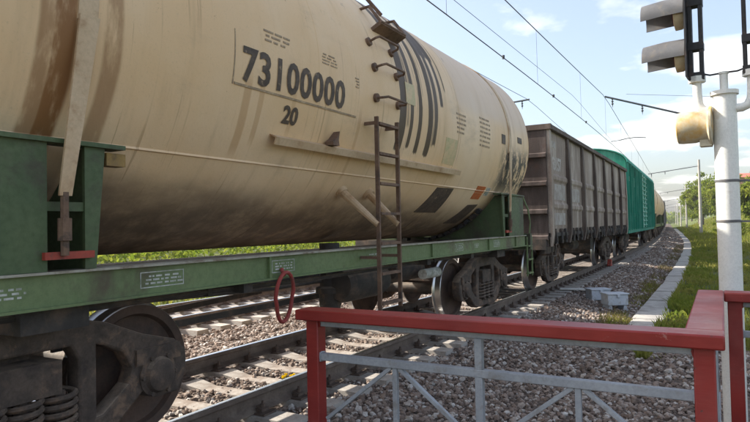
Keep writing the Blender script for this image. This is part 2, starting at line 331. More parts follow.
        col = t.mix(t.math('MULTIPLY', gr, gn), col, (0.085, 0.07, 0.06))
        bl = t.ramp(t.noise(2.6, 8, 0.75, t.map((1, 1, 0.8), (3, 1, 7))), 0.60, 0.66, 0, 0.5)
        col = t.mix(t.math('MULTIPLY', bl, t.ramp(z, 3.25, 3.6)), col, (0.25, 0.18, 0.13))
    t.bump(t.math('ADD', t.math('ADD', t.noise(3, 3), t.math('MULTIPLY', t.noise(0.9, 2), 2.5)), t.math('MULTIPLY', t.noise(45, 3), 0.15)), 0.25, 0.022)
    return t.fin(col, t.ramp(runs, 0.3, 0.8, 0.5, 0.7), 0, 0.35)
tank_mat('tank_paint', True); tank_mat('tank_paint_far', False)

# ballast bed and loose stones
t = NT('ballast'); d1 = t.vor(17); c1 = t.vor(17, out='Color')
hs = t.n.new('ShaderNodeSeparateColor'); t.L(c1, hs.inputs[0])
col = t.mix(hs.outputs[0], (0.11, 0.082, 0.068), (0.29, 0.235, 0.20)); col = t.mix(t.ramp(t.noise(1.2, 6), 0.4, 0.65, 0, 0.6), col, (0.165, 0.125, 0.10))
col = t.mix(t.ramp(d1, 0.2, 0.5, 0, 0.6), col, (0.05, 0.04, 0.035)); t.bump(d1, 1.0, -0.05); t.fin(col, 0.95, 0, 0.2)
t = NT('stone'); r_ = t.rand(); n = t.n.new('ShaderNodeValToRGB'); t.L(r_, n.inputs[0]); e = n.color_ramp.elements
e[0].position = 0; e[0].color = (0.085, 0.066, 0.056, 1); e[1].position = 1; e[1].color = (0.55, 0.53, 0.50, 1)
for p_, c_ in ((0.36, (0.205, 0.152, 0.122, 1)), (0.64, (0.285, 0.225, 0.188, 1)), (0.82, (0.41, 0.365, 0.325, 1))): k = e.new(p_); k.color = c_
col = t.mix(t.ramp(t.noise(50, 4), 0.3, 0.7, 0, 0.45), n.outputs[0], (0.16, 0.122, 0.10)); t.fin(col, 0.92, 0, 0.25)
t = NT('soil'); col = t.mix(t.ramp(t.noise(0.9, 8, 0.65), 0.35, 0.65), (0.06, 0.085, 0.025), (0.11, 0.125, 0.04)); col = t.mix(t.ramp(t.noise(7, 6, 0.7), 0.5, 0.7, 0, 0.7), col, (0.13, 0.10, 0.065))
t.bump(t.noise(12, 6, 0.7), 0.7, 0.08); t.fin(col, 0.95, 0, 0.15)
def leaf_mat(name, ca, cb_, cc, trans=0.45):
    t = NT(name); r_ = t.rand(); col = t.mix(r_, ca, cb_); col = t.mix(t.ramp(t.noise(0.8, 4), 0.4, 0.65, 0, 0.8), col, cc)
    d = t.n.new('ShaderNodeBsdfDiffuse'); tr = t.n.new('ShaderNodeBsdfTranslucent'); mx = t.n.new('ShaderNodeMixShader'); mx.inputs[0].default_value = trans
    t.L(col, d.inputs[0]); t.L(t.mix(0.5, col, t.mix(1.0, col, (1.5, 1.5, 0.5), 'MULTIPLY')), tr.inputs[0]); t.L(d.outputs[0], mx.inputs[1]); t.L(tr.outputs[0], mx.inputs[2]); t.L(mx.outputs[0], t.o.inputs[0])
leaf_mat('grass', (0.13, 0.175, 0.035), (0.23, 0.245, 0.055), (0.26, 0.235, 0.085)); leaf_mat('leaf', (0.10, 0.155, 0.022), (0.18, 0.22, 0.04), (0.22, 0.24, 0.055))
leaf_mat('flower', (0.75, 0.55, 0.02), (0.85, 0.65, 0.03), (0.8, 0.6, 0.02), 0.3); leaf_mat('dry_weed', (0.16, 0.12, 0.07), (0.24, 0.19, 0.11), (0.12, 0.11, 0.05), 0.3)

# ------------------------------------------------------------------ track geometry
DC = 4.57; GAP2 = 4.40
def off(t):
    if t < 8: return 0.0, 0.0
    if t < 71: return (t - 8) ** 2 / 1800, (t - 8) / 900
    return 63 ** 2 / 1800 + 0.07 * (t - 71), 0.07
def trk(t, lat, z=0.0):
    o, s = off(t); k = math.hypot(1, s); return Vector((-(DC + o) + lat / k, t + lat * s / k, z))
def head(t): return math.atan(off(t)[1])
def trange(a, b, near=1.0):
    r = [a]
    while r[-1] < b: r.append(r[-1] + max(near, (r[-1] - 10) * 0.08))
    r[-1] = b
    return r
def hn(x, y, s=1.0):   # cheap smooth height noise
    return (math.sin(x * 1.3 * s + 1.7 * math.sin(y * 0.9 * s)) + math.sin(y * 1.7 * s + x * 0.6 * s + 2.0) + 0.6 * math.sin(3.1 * x * s - 2.3 * y * s)) / 2.6
def ballast_z(t, lat):  # lat measured from the near track centre, + towards the camera
    # near side
    if lat >= 0:
        edge = 1.75
        if lat < edge: z = -0.245
        else: z = -0.245 - min(1.0, (lat - edge) / 1.25) * (0.04 if t < 8 else min(0.2, 0.04 + (t - 8) * 0.03))
    else:
        a = -lat
        if a < 2.2: z = -0.245 - (max(0, a - 1.6)) * 0.08
        elif a < 6.5: z = -0.28
        else: z = -0.28 - min(1, (a - 6.5) / 1.5) * 0.25
    return z + 0.018 * hn(t * 2.2, lat * 2.5)
def sheet(name, ts, lats, zf, mat, kind='structure', parent=None):
    m = MB(); m.loft([[trk(t, l, zf(t, l)) for l in lats] for t in ts]); o = m.build(name, MAT[mat], parent, 60); o['kind'] = kind; return o
lats = [-8.2, -7.6, -7.0, -6.5, -6, -5.5, -5, -4.4, -3.8, -3.2, -2.7, -2.2, -1.9, -1.6, -1.2, -0.8, -0.4, 0, 0.4, 0.8, 1.2, 1.5, 1.75, 2.0, 2.3, 2.6, 2.9, 3.05]
bed = sheet('ballast_bed', [i * 0.4 - 3 for i in range(70)] + trange(25.2, 420, 1.0), lats, ballast_z, 'ballast')
# gravel apron in front of the fence, before the concrete channel starts
def apron_z(t, lat): return (-0.285 if lat < 3.2 else -0.285) + 0.015 * hn(t * 2, lat * 2.2) - max(0, t - 8) * 0.02
sheet('gravel_apron', [i * 0.4 - 3 for i in range(33)], [2.95, 3.2, 3.6, 4, 4.4, 4.8, 5.2, 5.6, 6.2, 7.0, 8.0], apron_z, 'ballast')
# verge and bank on the right, field on the left
def verge_z(t, lat):
    a = lat - 3.6; r = min(1.0, max(0.0, (t - 14) / 30)); b = min(1.0, max(0.0, (a - 1.2) / 9.0)); b = b * b * (3 - 2 * b)
    return -0.33 - (0.10 if t < 10 else 0) - max(0.0, 0.12 - max(0, a) * 0.6) + b * 2.7 * r + 0.10 * hn(t * 0.5, lat * 0.8) * min(1, a) + 0.02 * min(1, a / 2) * (1 - r)
sheet('verge', [-6, -3, 0, 3, 6, 8, 9.2] + trange(10, 420, 1.0), [3.0, 3.5, 3.7, 4.0, 4.4, 4.9, 5.5, 6.2, 7, 8, 9, 10, 11, 12.5, 14, 17, 22, 30, 50, 90], verge_z, 'soil')
sheet('field', trange(-30, 420, 2.0), [-160, -90, -50, -30, -22, -17, -14, -12, -10.5, -9.4, -8.4, -7.7], lambda t, l: -0.50 + 0.06 * hn(t * 0.5, l * 0.6) + min(1.6, max(0, -l - 12) * 0.06), 'soil')
m = MB(); m.add([(-3000, -800, -1.2), (3000, -800, -1.2), (3000, 5000, -1.2), (-3000, 5000, -1.2)], [(0, 1, 2, 3)]); setp(m.build('ground', MAT['soil'], None, None), kind='structure')

# concrete channel along the near side: separate slabs
gut = empty('drainage_channel', trk(10, 3.3, -0.6)); gut['kind'] = 'structure'
gi = gut.matrix_basis.inverted()
tt = 9.3; i = 0
while tt < 150:
    L = 0.98 if tt < 60 else 5.0
    j = random.uniform(-0.02, 0.02); dz = random.uniform(-0.012, 0.012); m = MB()
    ring = []
    for q in (tt, tt + L - 0.025):
        ring.append([trk(q, 3.08 + j, -0.60), trk(q, 3.08 + j, -0.325 + dz), trk(q, 3.11 + j, -0.315 + dz), trk(q, 3.60 + j, -0.315 + dz), trk(q, 3.63 + j, -0.325 + dz), trk(q, 3.63 + j, -0.60)])
    m.loft(ring, True); m.f += [tuple(range(5, -1, -1)), tuple(range(6, 12))]
    m.v = [tuple(gi @ Vector(v)) for v in m.v]
    m.build('slab', MAT['concrete'], gut, 30); tt += L; i += 1

# rails: real profile swept along the track
RP = [(-0.075, -0.18), (-0.075, -0.168), (-0.03, -0.150), (-0.009, -0.135), (-0.009, -0.055), (-0.034, -0.042), (-0.036, -0.012), (-0.030, -0.003)]
RP = RP + [(-x, z) for x, z in RP[::-1]]
HP = [(-0.030, -0.003), (-0.024, 0.0), (0.024, 0.0), (0.030, -0.003), (0.030, -0.006), (-0.030, -0.006)]
def railway(name, latc, ta, tb, near_a, near_b, fast_b, label=None):
    root = empty(name, trk(0, latc, 0)); root['kind'] = 'structure'; inv = root.matrix_basis.inverted()
    ts = [ta + 1.0 * k for k in range(int((30 - ta)))] + trange(30, tb, 1.5)
    for s in (-1, 1):
        m = MB(); m.loft([[trk(t, latc + s * 0.796 + x, z) for x, z in RP] for t in ts]); m.v = [tuple(inv @ Vector(v)) for v in m.v]
        r = m.build('rail', MAT['rail_side'], root, 50)
        m = MB(); m.loft([[trk(t, latc + s * 0.796 + x, z) for x, z in HP] for t in ts], True); m.v = [tuple(inv @ Vector(v)) for v in m.v]
        m.build('running_surface', MAT['rail_top'], r, 50)
    # one sleeper and one fastening, shared
    def ring(y, hw, zt):
        return [(y, -hw - 0.03, -0.40), (y, -hw, zt), (y, hw, zt), (y, hw + 0.03, -0.40)]
    m = MB(); m.loft([ring(-1.35, 0.125, -0.19), ring(-0.55, 0.13, -0.185), ring(-0.30, 0.105, -0.225), ring(0.30, 0.105, -0.225), ring(0.55, 0.13, -0.185), ring(1.35, 0.125, -0.19)], True); m.f += [(3, 2, 1, 0), (20, 21, 22, 23)]
    sm = m.mesh('sleeper'); sm.materials.append(MAT['sleeper'])
    m = MB(); m.b2(-0.19, 0.19, -0.085, 0.085, -0.186, -0.168)
    for s in (-1, 1):
        m.b2(s * 0.10 - 0.035, s * 0.10 + 0.035, -0.05, 0.05, -0.166, -0.140); m.bar((s * 0.125, 0, -0.15), (s * 0.05, 0, -0.125), 0.06, 0.02)
        m.cyl((s * 0.105, 0, -0.14), (s * 0.105, 0, -0.075), 0.012, n=6); m.cyl((s * 0.105, 0, -0.128), (s * 0.105, 0, -0.100), 0.022, n=6)
    fm = m.mesh('rail_fastening'); fm.materials.append(MAT['clip'])
    t = near_a
    while t < near_b:
        p = inv @ trk(t, latc, random.uniform(-0.006, 0.003)); sp = bpy.data.objects.new('sleeper', sm); C.objects.link(sp); sp.parent = root; sp.location = p; sp.rotation_euler = (0, 0, head(t) + random.uniform(-0.006, 0.006))
        if t < fast_b:
            for s in (-1, 1):
                f = bpy.data.objects.new('rail_fastening', fm); C.objects.link(f); f.parent = sp; f.location = (s * 0.796, 0, 0)
        t += 0.545
    m = MB()
    while t < tb * 0.45:
        c = trk(t, latc, -0.27); rm = Matrix.Rotation(head(t), 3, 'Z'); m.box(c, (2.7, 0.26, 0.16), rm); t += 0.545
    m.v = [tuple(inv @ Vector(v)) for v in m.v]
    setp(m.build('far_sleepers', MAT['sleeper'], root, None), kind='stuff')
    return root
railway('railway_track', 0.0, -4, 420, -0.6, 62, 30)
railway('railway_track', -GAP2, -2, 420, 2.0, 40, 14)

# loose ballast stones: real, joined by patch
ICO = None
def ico():
    bm = bmesh.new(); bmesh.ops.create_icosphere(bm, subdivisions=1, radius=1.0); V = np.array([v.co[:] for v in bm.verts]); F = np.array([[v.index for v in f.verts] for f in bm.faces]); bm.free(); return V, F
IV, IF = ico()
KEEP = 12
def stones(name, pts, sizes, label):
    n = len(pts); nv = len(IV)
    shp = IV[None] * (0.62 + 0.55 * rng.random((n, nv, 1)))
    shp = shp * (0.65 + 0.6 * rng.random((n, 1, 3)))
    q = rng.normal(size=(n, 4)); q /= np.linalg.norm(q, axis=1, keepdims=True); a, b, c, d = q.T
    Rm = np.stack([np.stack([1 - 2 * (c * c + d * d), 2 * (b * c - a * d), 2 * (b * d + a * c)], -1), np.stack([2 * (b * c + a * d), 1 - 2 * (b * b + d * d), 2 * (c * d - a * b)], -1), np.stack([2 * (b * d - a * c), 2 * (c * d + a * b), 1 - 2 * (b * b + c * c)], -1)], 1)
    V = np.einsum('nij,nvj->nvi', Rm, shp) * sizes[:, None, None]
    V[:, :, 2] *= 0.8; V += pts[:, None, :]
    F = (IF[None] + (np.arange(n) * nv)[:, None, None]).reshape(-1, 3)
    o = np_mesh(name, V.reshape(-1, 3), F, MAT['stone']); setp(o, label, 'gravel', None, 'stuff'); return o
def scatter(t0, t1, l0, l1, dens, s0, s1, zf, skip=None):
    n = int((t1 - t0) * (l1 - l0) * dens); P = []; Z = []
    T = rng.uniform(t0, t1, n); Lx = rng.uniform(l0, l1, n); sz = s0 * 0.65 + (s1 * 1.12 - s0 * 0.65) * rng.random(n) ** 1.3
    for t, l, s in zip(T, Lx, sz):
        if skip and skip(t, l): continue
        p = trk(t, l, zf(t, l)); P.append((p.x, p.y, p.z + s * rng.uniform(-0.1, 0.55))); Z.append(s)
    return np.array(P), np.array(Z)
def on_sleeper(latc, ta):
    def f(t, l):
        a = abs(l - latc)
        if a < 1.33:
            k = (t - ta) / 0.545; fr = abs(k - round(k)) * 0.545
            if fr < 0.125 and rng.random() < 0.93: return True
        if abs(a - 0.796) < 0.09: return True
        return False
    return f
parts = []
sk1 = on_sleeper(0.0, -0.6); sk2 = on_sleeper(-GAP2, 2.0); zall = lambda t, l: ballast_z(t, l) if l < 3.0 else apron_z(t, l)
skb = lambda t, l: sk1(t, l) or sk2(t, l)
for a in ((2.0, 7.0, 1.0, 4.7, 860, 0.015, 0.034, zall, sk1), (7.0, 10.0, 1.0, 3.05, 600, 0.018, 0.037, ballast_z, sk1), (7.0, 9.6, 3.05, 5.0, 420, 0.020, 0.041, apron_z, None),
          (1.2, 8.5, -1.4, 1.0, 600, 0.018, 0.038, ballast_z, sk1), (2.5, 11.0, -6.4, -1.4, 380, 0.021, 0.040, ballast_z, skb),
          (8.5, 14, -1.4, 1.0, 340, 0.021, 0.040, ballast_z, sk1), (10, 17, 1.0, 3.1, 400, 0.022, 0.041, ballast_z, sk1), (17, 30, 0.9, 3.1, 250, 0.026, 0.046, ballast_z, sk1), (30, 62, 1.0, 3.15, 110, 0.034, 0.062, ballast_z, sk1), (62, 115, 1.1, 3.1, 45, 0.05, 0.09, ballast_z, None), (11, 20, -6.4, -1.4, 110, 0.025, 0.04, ballast_z, skb)):
    parts.append(scatter(*a))
stones('ballast_stones', np.concatenate([p[0] for p in parts]), np.concatenate([p[1] for p in parts]), 'loose brown and grey crushed stone ballast around the tracks')

# ------------------------------------------------------------------ bogies
WHEEL = MB(); prof = [(0.0, 0.90), (0.085, 0.90), (0.10, 0.885), (0.115, 0.86), (0.13, 0.835), (0.30, 0.80), (0.385, 0.815), (0.405, 0.852), (0.468, 0.856)]
WHEEL.lathe(prof, 'x', n=48); WHEEL.lathe([(0.503, 0.726), (0.42, 0.722), (0.39, 0.745), (0.12, 0.75), (0.12, 0.70), (0.0, 0.70)], 'x', n=48)
WM = WHEEL.mesh('wheel'); WM.materials.append(MAT['wheel_steel'])
TR = MB(); TR.lathe([(0.468, 0.856), (0.474, 0.85), (0.479, 0.79), (0.482, 0.765), (0.495, 0.756), (0.507, 0.742), (0.503, 0.726)], 'x', n=48); TM = TR.mesh('tread'); TM.materials.append(MAT['tread'])
ax = MB(); ax.lathe([(0.0, -1.0), (0.07, -1.0), (0.075, -0.72), (0.085, -0.6), (0.082, 0.6), (0.075, 0.72), (0.07, 1.0), (0.0, 1.0)], 'x', n=20); AM = ax.mesh('axle'); AM.materials.append(MAT['dark_steel'])
OUT = [(-1.10, 0.33), (-1.17, 0.45), (-1.17, 0.60), (-1.08, 0.68), (-0.80, 0.76), (-0.52, 0.88), (-0.35, 0.92), (0.35, 0.92), (0.52, 0.88), (0.80, 0.76), (1.08, 0.68), (1.17, 0.60), (1.17, 0.45), (1.10, 0.33), (0.92, 0.33), (0.80, 0.40), (0.56, 0.20), (0.42, 0.15), (-0.42, 0.15), (-0.56, 0.20), (-0.80, 0.40), (-0.92, 0.33)]
HC = [(-0.34, 0.235), (0.34, 0.235), (0.34, 0.70), (0.28, 0.80), (-0.28, 0.80), (-0.34, 0.70)]
HT = [(0.43, 0.29), (0.50, 0.30), (0.70, 0.45), (0.74, 0.56), (0.66, 0.69), (0.50, 0.77), (0.43, 0.79)]
SFM = curve_plate('side_frame', OUT, [HC, HT, [(-a, b) for a, b in HT]], 0.13, 0.018)
SFM.transform(Matrix(((0, 0, 1, 0), (1, 0, 0, 0), (0, 1, 0, 0), (0, 0, 0, 1)))); SFM.materials.clear(); SFM.materials.append(MAT['bogie'])
bx = MB(); bx.lathe([(0.0, 0.075), (0.075, 0.075), (0.11, 0.06), (0.125, 0.03), (0.155, 0.02), (0.16, -0.14), (0.0, -0.14)], 'x', n=24)
for k in range(6): a = k * math.pi / 3; bx.cyl((0.02, 0.14 * math.cos(a), 0.14 * math.sin(a)), (0.045, 0.14 * math.cos(a), 0.14 * math.sin(a)), 0.016, n=6)
bx.b2(-0.10, 0.03, -0.19, 0.19, 0.09, 0.20); BXM = bx.mesh('axle_box'); BXM.materials.append(MAT['bogie'])
sp_ = MB(); pts = [(0.10 * math.cos(a), 0.10 * math.sin(a), 0.25 + 0.27 * a / (2 * math.pi * 5.5)) for a in [k * 2 * math.pi / 12 for k in range(67)]]; sp_.tube(pts, 0.018, 6); sp_.cyl((0, 0, 0.25), (0, 0, 0.52), 0.045, n=8); SPM = sp_.mesh('spring'); SPM.materials.append(MAT['bogie'])
BOL = MB(); BOL.b2(-1.10, 1.10, -0.20, 0.20, 0.52, 0.72); BOL.prism([(-0.9, 0.52), (-0.5, 0.40), (0.5, 0.40), (0.9, 0.52)], 'y', -0.17, 0.17); BOL.cyl((0, 0, 0.70), (0, 0, 0.86), 0.26, n=20)
for s in (-1, 1):
    BOL.b2(s * 0.76 - 0.12, s * 0.76 + 0.12, -0.13, 0.13, 0.70, 0.84); BOL.b2(-0.75, 0.75, s * 0.46 - 0.03, s * 0.46 + 0.03, 0.36, 0.46)
    for q in (-1, 1): BOL.prism([(s * 0.46, 0.30), (s * 0.40, 0.33), (s * 0.395, 0.55), (s * 0.43, 0.66), (s * 0.46, 0.60)], 'x', q * 0.80 - 0.04, q * 0.80 + 0.04)
    BOL.bar((0, s * 0.05, 0.30), (0, s * 0.85, 0.40), 0.05, 0.07)
BOLM = BOL.mesh('bogie'); BOLM.materials.append(MAT['bogie'])
for me in (WM, TM, AM, BXM, SPM):
    me.polygons.foreach_set('use_smooth', [True] * len(me.polygons)); me.set_sharp_from_angle(angle=math.radians(35))
def ob(name, me, parent, loc=(0, 0, 0), rz=0.0):
    o = bpy.data.objects.new(name, me); C.objects.link(o); o.parent = parent; o.location = loc; o.rotation_euler = (0, 0, rz); return o
def bogie(parent, y, full=True):
    b = ob('bogie', BOLM, parent, (0, y, 0))
    for e in (-1, 1):
        ob('axle', AM, b, (0, e * 0.925, 0.479))
        for s in (0, math.pi):
            wv = ob('wheel', WM, b, (0, e * 0.925, 0.479), s)
            if full: ob('tyre', TM, b, (0, e * 0.925, 0.479), s)
    for s in (-1, 1):
        ob('side_frame', SFM, b, (s * 1.018, 0, 0))
        if full:
            for e in (-1, 1): ob('axle_box', BXM, b, (s * 1.075, e * 0.925, 0.475), 0 if s > 0 else math.pi)
            for q in (-0.215, 0.0, 0.215): ob('spring', SPM, b, (s * 1.03, q, 0.0))
            
    return b
def place(root, s, half):   # put a wagon on the curve: chord between its bogie pivots
    a, b = trk(s - half, 0), trk(s + half, 0); root.location = (a + b) / 2; d = b - a; root.rotation_euler = (0, 0, math.atan2(-d.x, d.y))
def coupler(parent, y, e):
    m = MB(); m.b2(-0.10, 0.10, min(y, y + e * 0.42), max(y, y + e * 0.42), 0.96, 1.14)
    m.prism([(-0.19, y + e * 0.40), (0.20, y + e * 0.40), (0.20, y + e * 0.60), (0.10, y + e * 0.66), (0.06, y + e * 0.52), (-0.08, y + e * 0.52), (-0.12, y + e * 0.66), (-0.19, y + e * 0.60)], 'z', 0.90, 1.20)
    m.build('coupler', MAT['dark_steel'], parent, 30)
    m = MB(); m.tube([(0.32, y, 0.92), (0.33, y + e * 0.15, 0.90), (0.33, y + e * 0.26, 0.75), (0.30, y + e * 0.36, 0.52), (0.28, y + e * 0.52, 0.46), (0.28, y + e * 0.62, 0.52)], 0.026, 8); m.build('brake_hose', MAT['signal_black'], parent)

# ------------------------------------------------------------------ tank wagon
R_T, Z_T = 1.575, 2.865
def wrapP(y, v, o=0.0, side=1): a = v / R_T; return (side * (R_T + o) * math.cos(a), y, Z_T + (R_T + o) * math.sin(a))
def tank_quad(m, corners, o=0.008, nu=6, nv=10):
    """curved patch on the tank: corners (y,v) in order bl, br, tr, tl"""
    b = len(m.v); bl, br, tr, tl = corners
    for dd in (0.0, o):
        for j in range(nv + 1):
            for i in range(nu + 1):
                u, q = i / nu, j / nv
                y = (bl[0] * (1 - u) + br[0] * u) * (1 - q) + (tl[0] * (1 - u) + tr[0] * u) * q; v = (bl[1] * (1 - u) + br[1] * u) * (1 - q) + (tl[1] * (1 - u) + tr[1] * u) * q
                m.v.append(wrapP(y, v, dd))
    st = (nu + 1) * (nv + 1)
    for j in range(nv):
        for i in range(nu): k = b + st + j * (nu + 1) + i; m.f.append((k, k + 1, k + nu + 2, k + nu + 1))
    edge = [i for i in range(nu + 1)] + [(j + 1) * (nu + 1) - 1 for j in range(1, nv + 1)] + [nv * (nu + 1) + i for i in range(nu - 1, -1, -1)] + [j * (nu + 1) for j in range(nv - 1, 0, -1)]
    for i in range(len(edge)): a, c = edge[i], edge[(i + 1) % len(edge)]; m.f.append((b + a, b + c, b + st + c, b + st + a))
def tank_text(txt, y, v, size, mat, parent, name, bold=0.0, xs=1.0, space=1.0, o=0.006):
    me = text_mesh(txt, size, bold, xs, space)
    for vv in me.vertices: vv.co = wrapP(y + vv.co.x, v + vv.co.y, o)
    return link_mesh(name, me, MAT[mat], parent)
def tank_head(sgn):
    prof = [(R_T, sgn * 4.95)]
    for k in range(1, 13): a = k / 12 * math.pi / 2; prof.append((R_T * math.cos(a), sgn * (4.95 + 0.45 * math.sin(a))))
    return prof
def make_tank(name, detail=True, paint='tank_paint'):
    root = empty(name); P = MAT[paint]
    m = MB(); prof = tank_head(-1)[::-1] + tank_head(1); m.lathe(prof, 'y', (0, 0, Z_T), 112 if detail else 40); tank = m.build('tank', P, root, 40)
    if detail:
        m = MB()
        for y in (-4.95, -1.62, 1.62, 4.95): m.lathe([(R_T - 0.002, y - 0.010), (R_T + 0.004, y - 0.004), (R_T + 0.004, y + 0.004), (R_T - 0.002, y + 0.010)], 'y', (0, 0, Z_T), 112)
        for v in (-0.90,):
            for s in (-1, 1): m.loft([[wrapP(-4.95, v - 0.014, 0, s), wrapP(-4.95, v, 0.012, s), wrapP(-4.95, v + 0.01, 0, s)], [wrapP(4.95, v - 0.014, 0, s), wrapP(4.95, v, 0.012, s), wrapP(4.95, v + 0.01, 0, s)]])
        m.build('weld_seam', P, tank, 50)
        m = MB(); m.loft([[wrapP(y, -0.64, -0.01), wrapP(y, -0.64, 0.075), wrapP(y, -0.70, 0.080), wrapP(y, -0.695, 0.068), wrapP(y, -0.65, 0.064), wrapP(y, -0.65, -0.01)] for y in (-2.15, 1.80)], True); m.f += [(5, 4, 3, 2, 1, 0), (6, 7, 8, 9, 10, 11)]
        m.build('drip_ledge', MAT['strap_paint'], tank, 30)
        m = MB(); m.prism([(-1.40, 2.225), (-1.30, 2.225), (-1.31, 2.28), (-1.29, 2.36), (-1.345, 2.29), (-1.40, 2.26)], 'x', 1.47, 1.56); m.build('bracket', MAT['rust_brown'], tank, 30)
    # hold-down straps
    for y in (-3.84, 3.84):
        m = MB(); rings = []
        for k in range(49):
            a = math.radians(-8) + math.radians(196) * k / 48; hw = 0.06
            rings.append([((R_T + d_) * math.cos(a), y + q, Z_T + (R_T + d_) * math.sin(a)) for d_, q in ((-0.01, -hw), (0.013, -hw), (0.013, hw), (-0.01, hw))])
        m.loft(rings, True); m.f += [(3, 2, 1, 0), tuple(len(m.v) - 4 + k for k in range(4))]; st = m.build('strap', MAT['strap_paint'], root, 40)
        if detail:
            for s in (-1, 1):
                m = MB(); rings = []
                for k in range(9):
                    hw = 0.06 - 0.003 * k; x, z = [(1.575 - 0.065 * q / 8, 2.67 - 0.99 * q / 8) for q in range(9)][k]
                    yl = y + math.copysign(0.11, y) * k / 8; rings.append([(s * (x + 0.004), yl - hw, z), (s * (x + 0.018), yl - hw, z), (s * (x + 0.018), yl + hw, z), (s * (x + 0.004), yl + hw, z)])
                m.loft(rings, True); m.f += [(3, 2, 1, 0), tuple(len(m.v) - 4 + k for k in range(4))]; m.build('strap_tail', MAT['strap_paint'], st, 40)
                yl = y + math.copysign(0.11, y); m = MB(); m.cyl((s * 1.515, yl, 1.70), (s * 1.515, yl, 1.36), 0.022, n=8); m.cyl((s * 1.515, yl, 1.56), (s * 1.515, yl, 1.44), 0.036, n=8); m.build('tension_rod', MAT['rust_brown'], st)
    # saddles: two cross plates with an arc cut, flanged edges, lug and shelf
    for y in (-3.92, 3.92):
        xs = [-1.45 + 2.9 * k / 24 for k in range(25)]; plates = []
        def arcz(x): return min(1.96, Z_T - math.sqrt(max(0.0, (R_T + 0.03) ** 2 - x * x)))
        e = -1 if y < 0 else 1
        for q in (e * 0.34, -e * 0.17):
            m = MB(); poly = [(x, arcz(x)) for x in xs]; low = [(x, 1.24) for x in xs]
            for k in range(24): m.add([(low[k][0], y + q - 0.01, low[k][1]), (low[k + 1][0], y + q - 0.01, low[k + 1][1]), (poly[k + 1][0], y + q - 0.01, poly[k + 1][1]), (poly[k][0], y + q - 0.01, poly[k][1]), (low[k][0], y + q + 0.01, low[k][1]), (low[k + 1][0], y + q + 0.01, low[k + 1][1]), (poly[k + 1][0], y + q + 0.01, poly[k + 1][1]), (poly[k][0], y + q + 0.01, poly[k][1])], [(0, 3, 2, 1), (4, 5, 6, 7), (3, 7, 6, 2)])
            plates.append(m.build('saddle', MAT['saddle_green'], root, 30))
        sd = plates[0]
        for s in (-1, 1):
            m = MB(); m.b2(s * 1.46 - 0.012, s * 1.46 + 0.012, min(y + e * 0.10, y + e * 0.95), max(y + e * 0.10, y + e * 0.95), 1.278, 1.965)
            m.prism([(y - e * 0.12, 1.278), (y - e * 0.19, 1.278), (y - e * 0.25, 1.965), (y - e * 0.12, 1.965)], 'x', s * 1.46 - 0.012, s * 1.46 + 0.012)
            m.b2(s * 1.43 - 0.07, s * 1.43 + 0.07, min(y + e * 0.95, y - e * 0.37), max(y + e * 0.95, y - e * 0.37), 1.965, 1.99)
            m.b2(s * 1.44 - 0.02, s * 1.44 + 0.02, min(y + e * 0.099, y - e * 0.119), max(y + e * 0.099, y - e * 0.119), 1.60, 1.65); m.build('saddle_flange', MAT['saddle_green'], sd, 30)
        if detail:
            for s in (-1, 1): m = MB(); m.b2(s * 1.47 - 0.03, s * 1.47 + 0.03, y - 0.13, y + 0.16, 1.34, 1.38); m.build('step_bar', MAT['red_mark'], sd, 30)
            m = MB(); m.b2(1.37, 1.46, y + 0.27, y + 0.40, 1.87, 1.945); m.build('wedge_block', MAT['ochre'], sd, 30)
            for s in (-1, 1):
                for k in range(9):
                    a = math.radians(-46 - k * 4.6); m = MB(); c = Vector((s * (R_T + 0.045) * math.cos(a), y + (-0.40), Z_T + (R_T + 0.045) * math.sin(a))); mt = Matrix.Rotation(-s * (a + math.pi / 2) if s > 0 else (a + math.pi / 2), 3, 'Y'); m.box(c, (0.085, 0.13, 0.05), mt); m.build('timber_block', MAT['signal_black'], sd, None)
    # underframe
    m = MB(); m.b2(1.44, 1.452, -5.25, 5.0, 1.09, 1.262); m.b2(1.38, 1.485, -5.25, 5.0, 1.078, 1.0925); sill = m.build('side_sill', MAT['frame_green'], root, 30)
    m = MB(); m.b2(1.34, 1.485, -5.25, 5.0, 1.2625, 1.276); m.build('sill_top_flange', MAT['edge_light'], sill, 30)
    m = MB(); m.b2(-1.06, -0.98, -5.20, 5.20, 0.78, 1.07); m.build('shade_beam', MAT['dark_steel'], root, 30)  # added beam hidden behind the near sill, placed to shade the sleeper ends
    if detail:
        for y in (-2.2, 0.9, 3.0, 4.4): m = MB(); m.b2(1.452, 1.478, y - 0.012, y + 0.012, 1.0925, 1.262); m.build('stiffener', MAT['frame_green'], sill, 30)
    m = MB(); m.b2(-0.26, 0.26, -5.3, 5.3, 0.88, 1.20); m.build('centre_sill', MAT['dark_steel'], root, 30)
    for e in (-1, 1):
        m = MB(); m.b2(-1.48, 1.48, e * 5.315 - 0.06, e * 5.315 + 0.06, 1.0, 1.30); m.build('headstock', MAT['saddle_green'], root, 30); m = MB(); m.b2(-1.36, 1.36, e * 3.9 - 0.2, e * 3.9 + 0.2, 0.94, 1.235); m.build('body_bolster', MAT['dark_steel'], root, 30); coupler(root, e * 5.34, e)
    for y in (-2.4, 0.9, 2.4): m = MB(); m.b2(-0.97, 1.42, y - 0.05, y + 0.05, 1.0, 1.07); m.build('cross_member', MAT['dark_steel'], root, 30)
    bogie(root, -3.9, detail); bogie(root, 3.9, detail)
    m = MB(); m.lathe([(0.0, 4.32), (0.30, 4.32), (0.30, 4.60), (0.33, 4.60), (0.33, 4.66), (0.22, 4.72), (0.0, 4.73)], 'z', (0, 0, 0), 28); m.build('manhole_dome', MAT['strap_paint'], root, 35)
    if not detail: return root
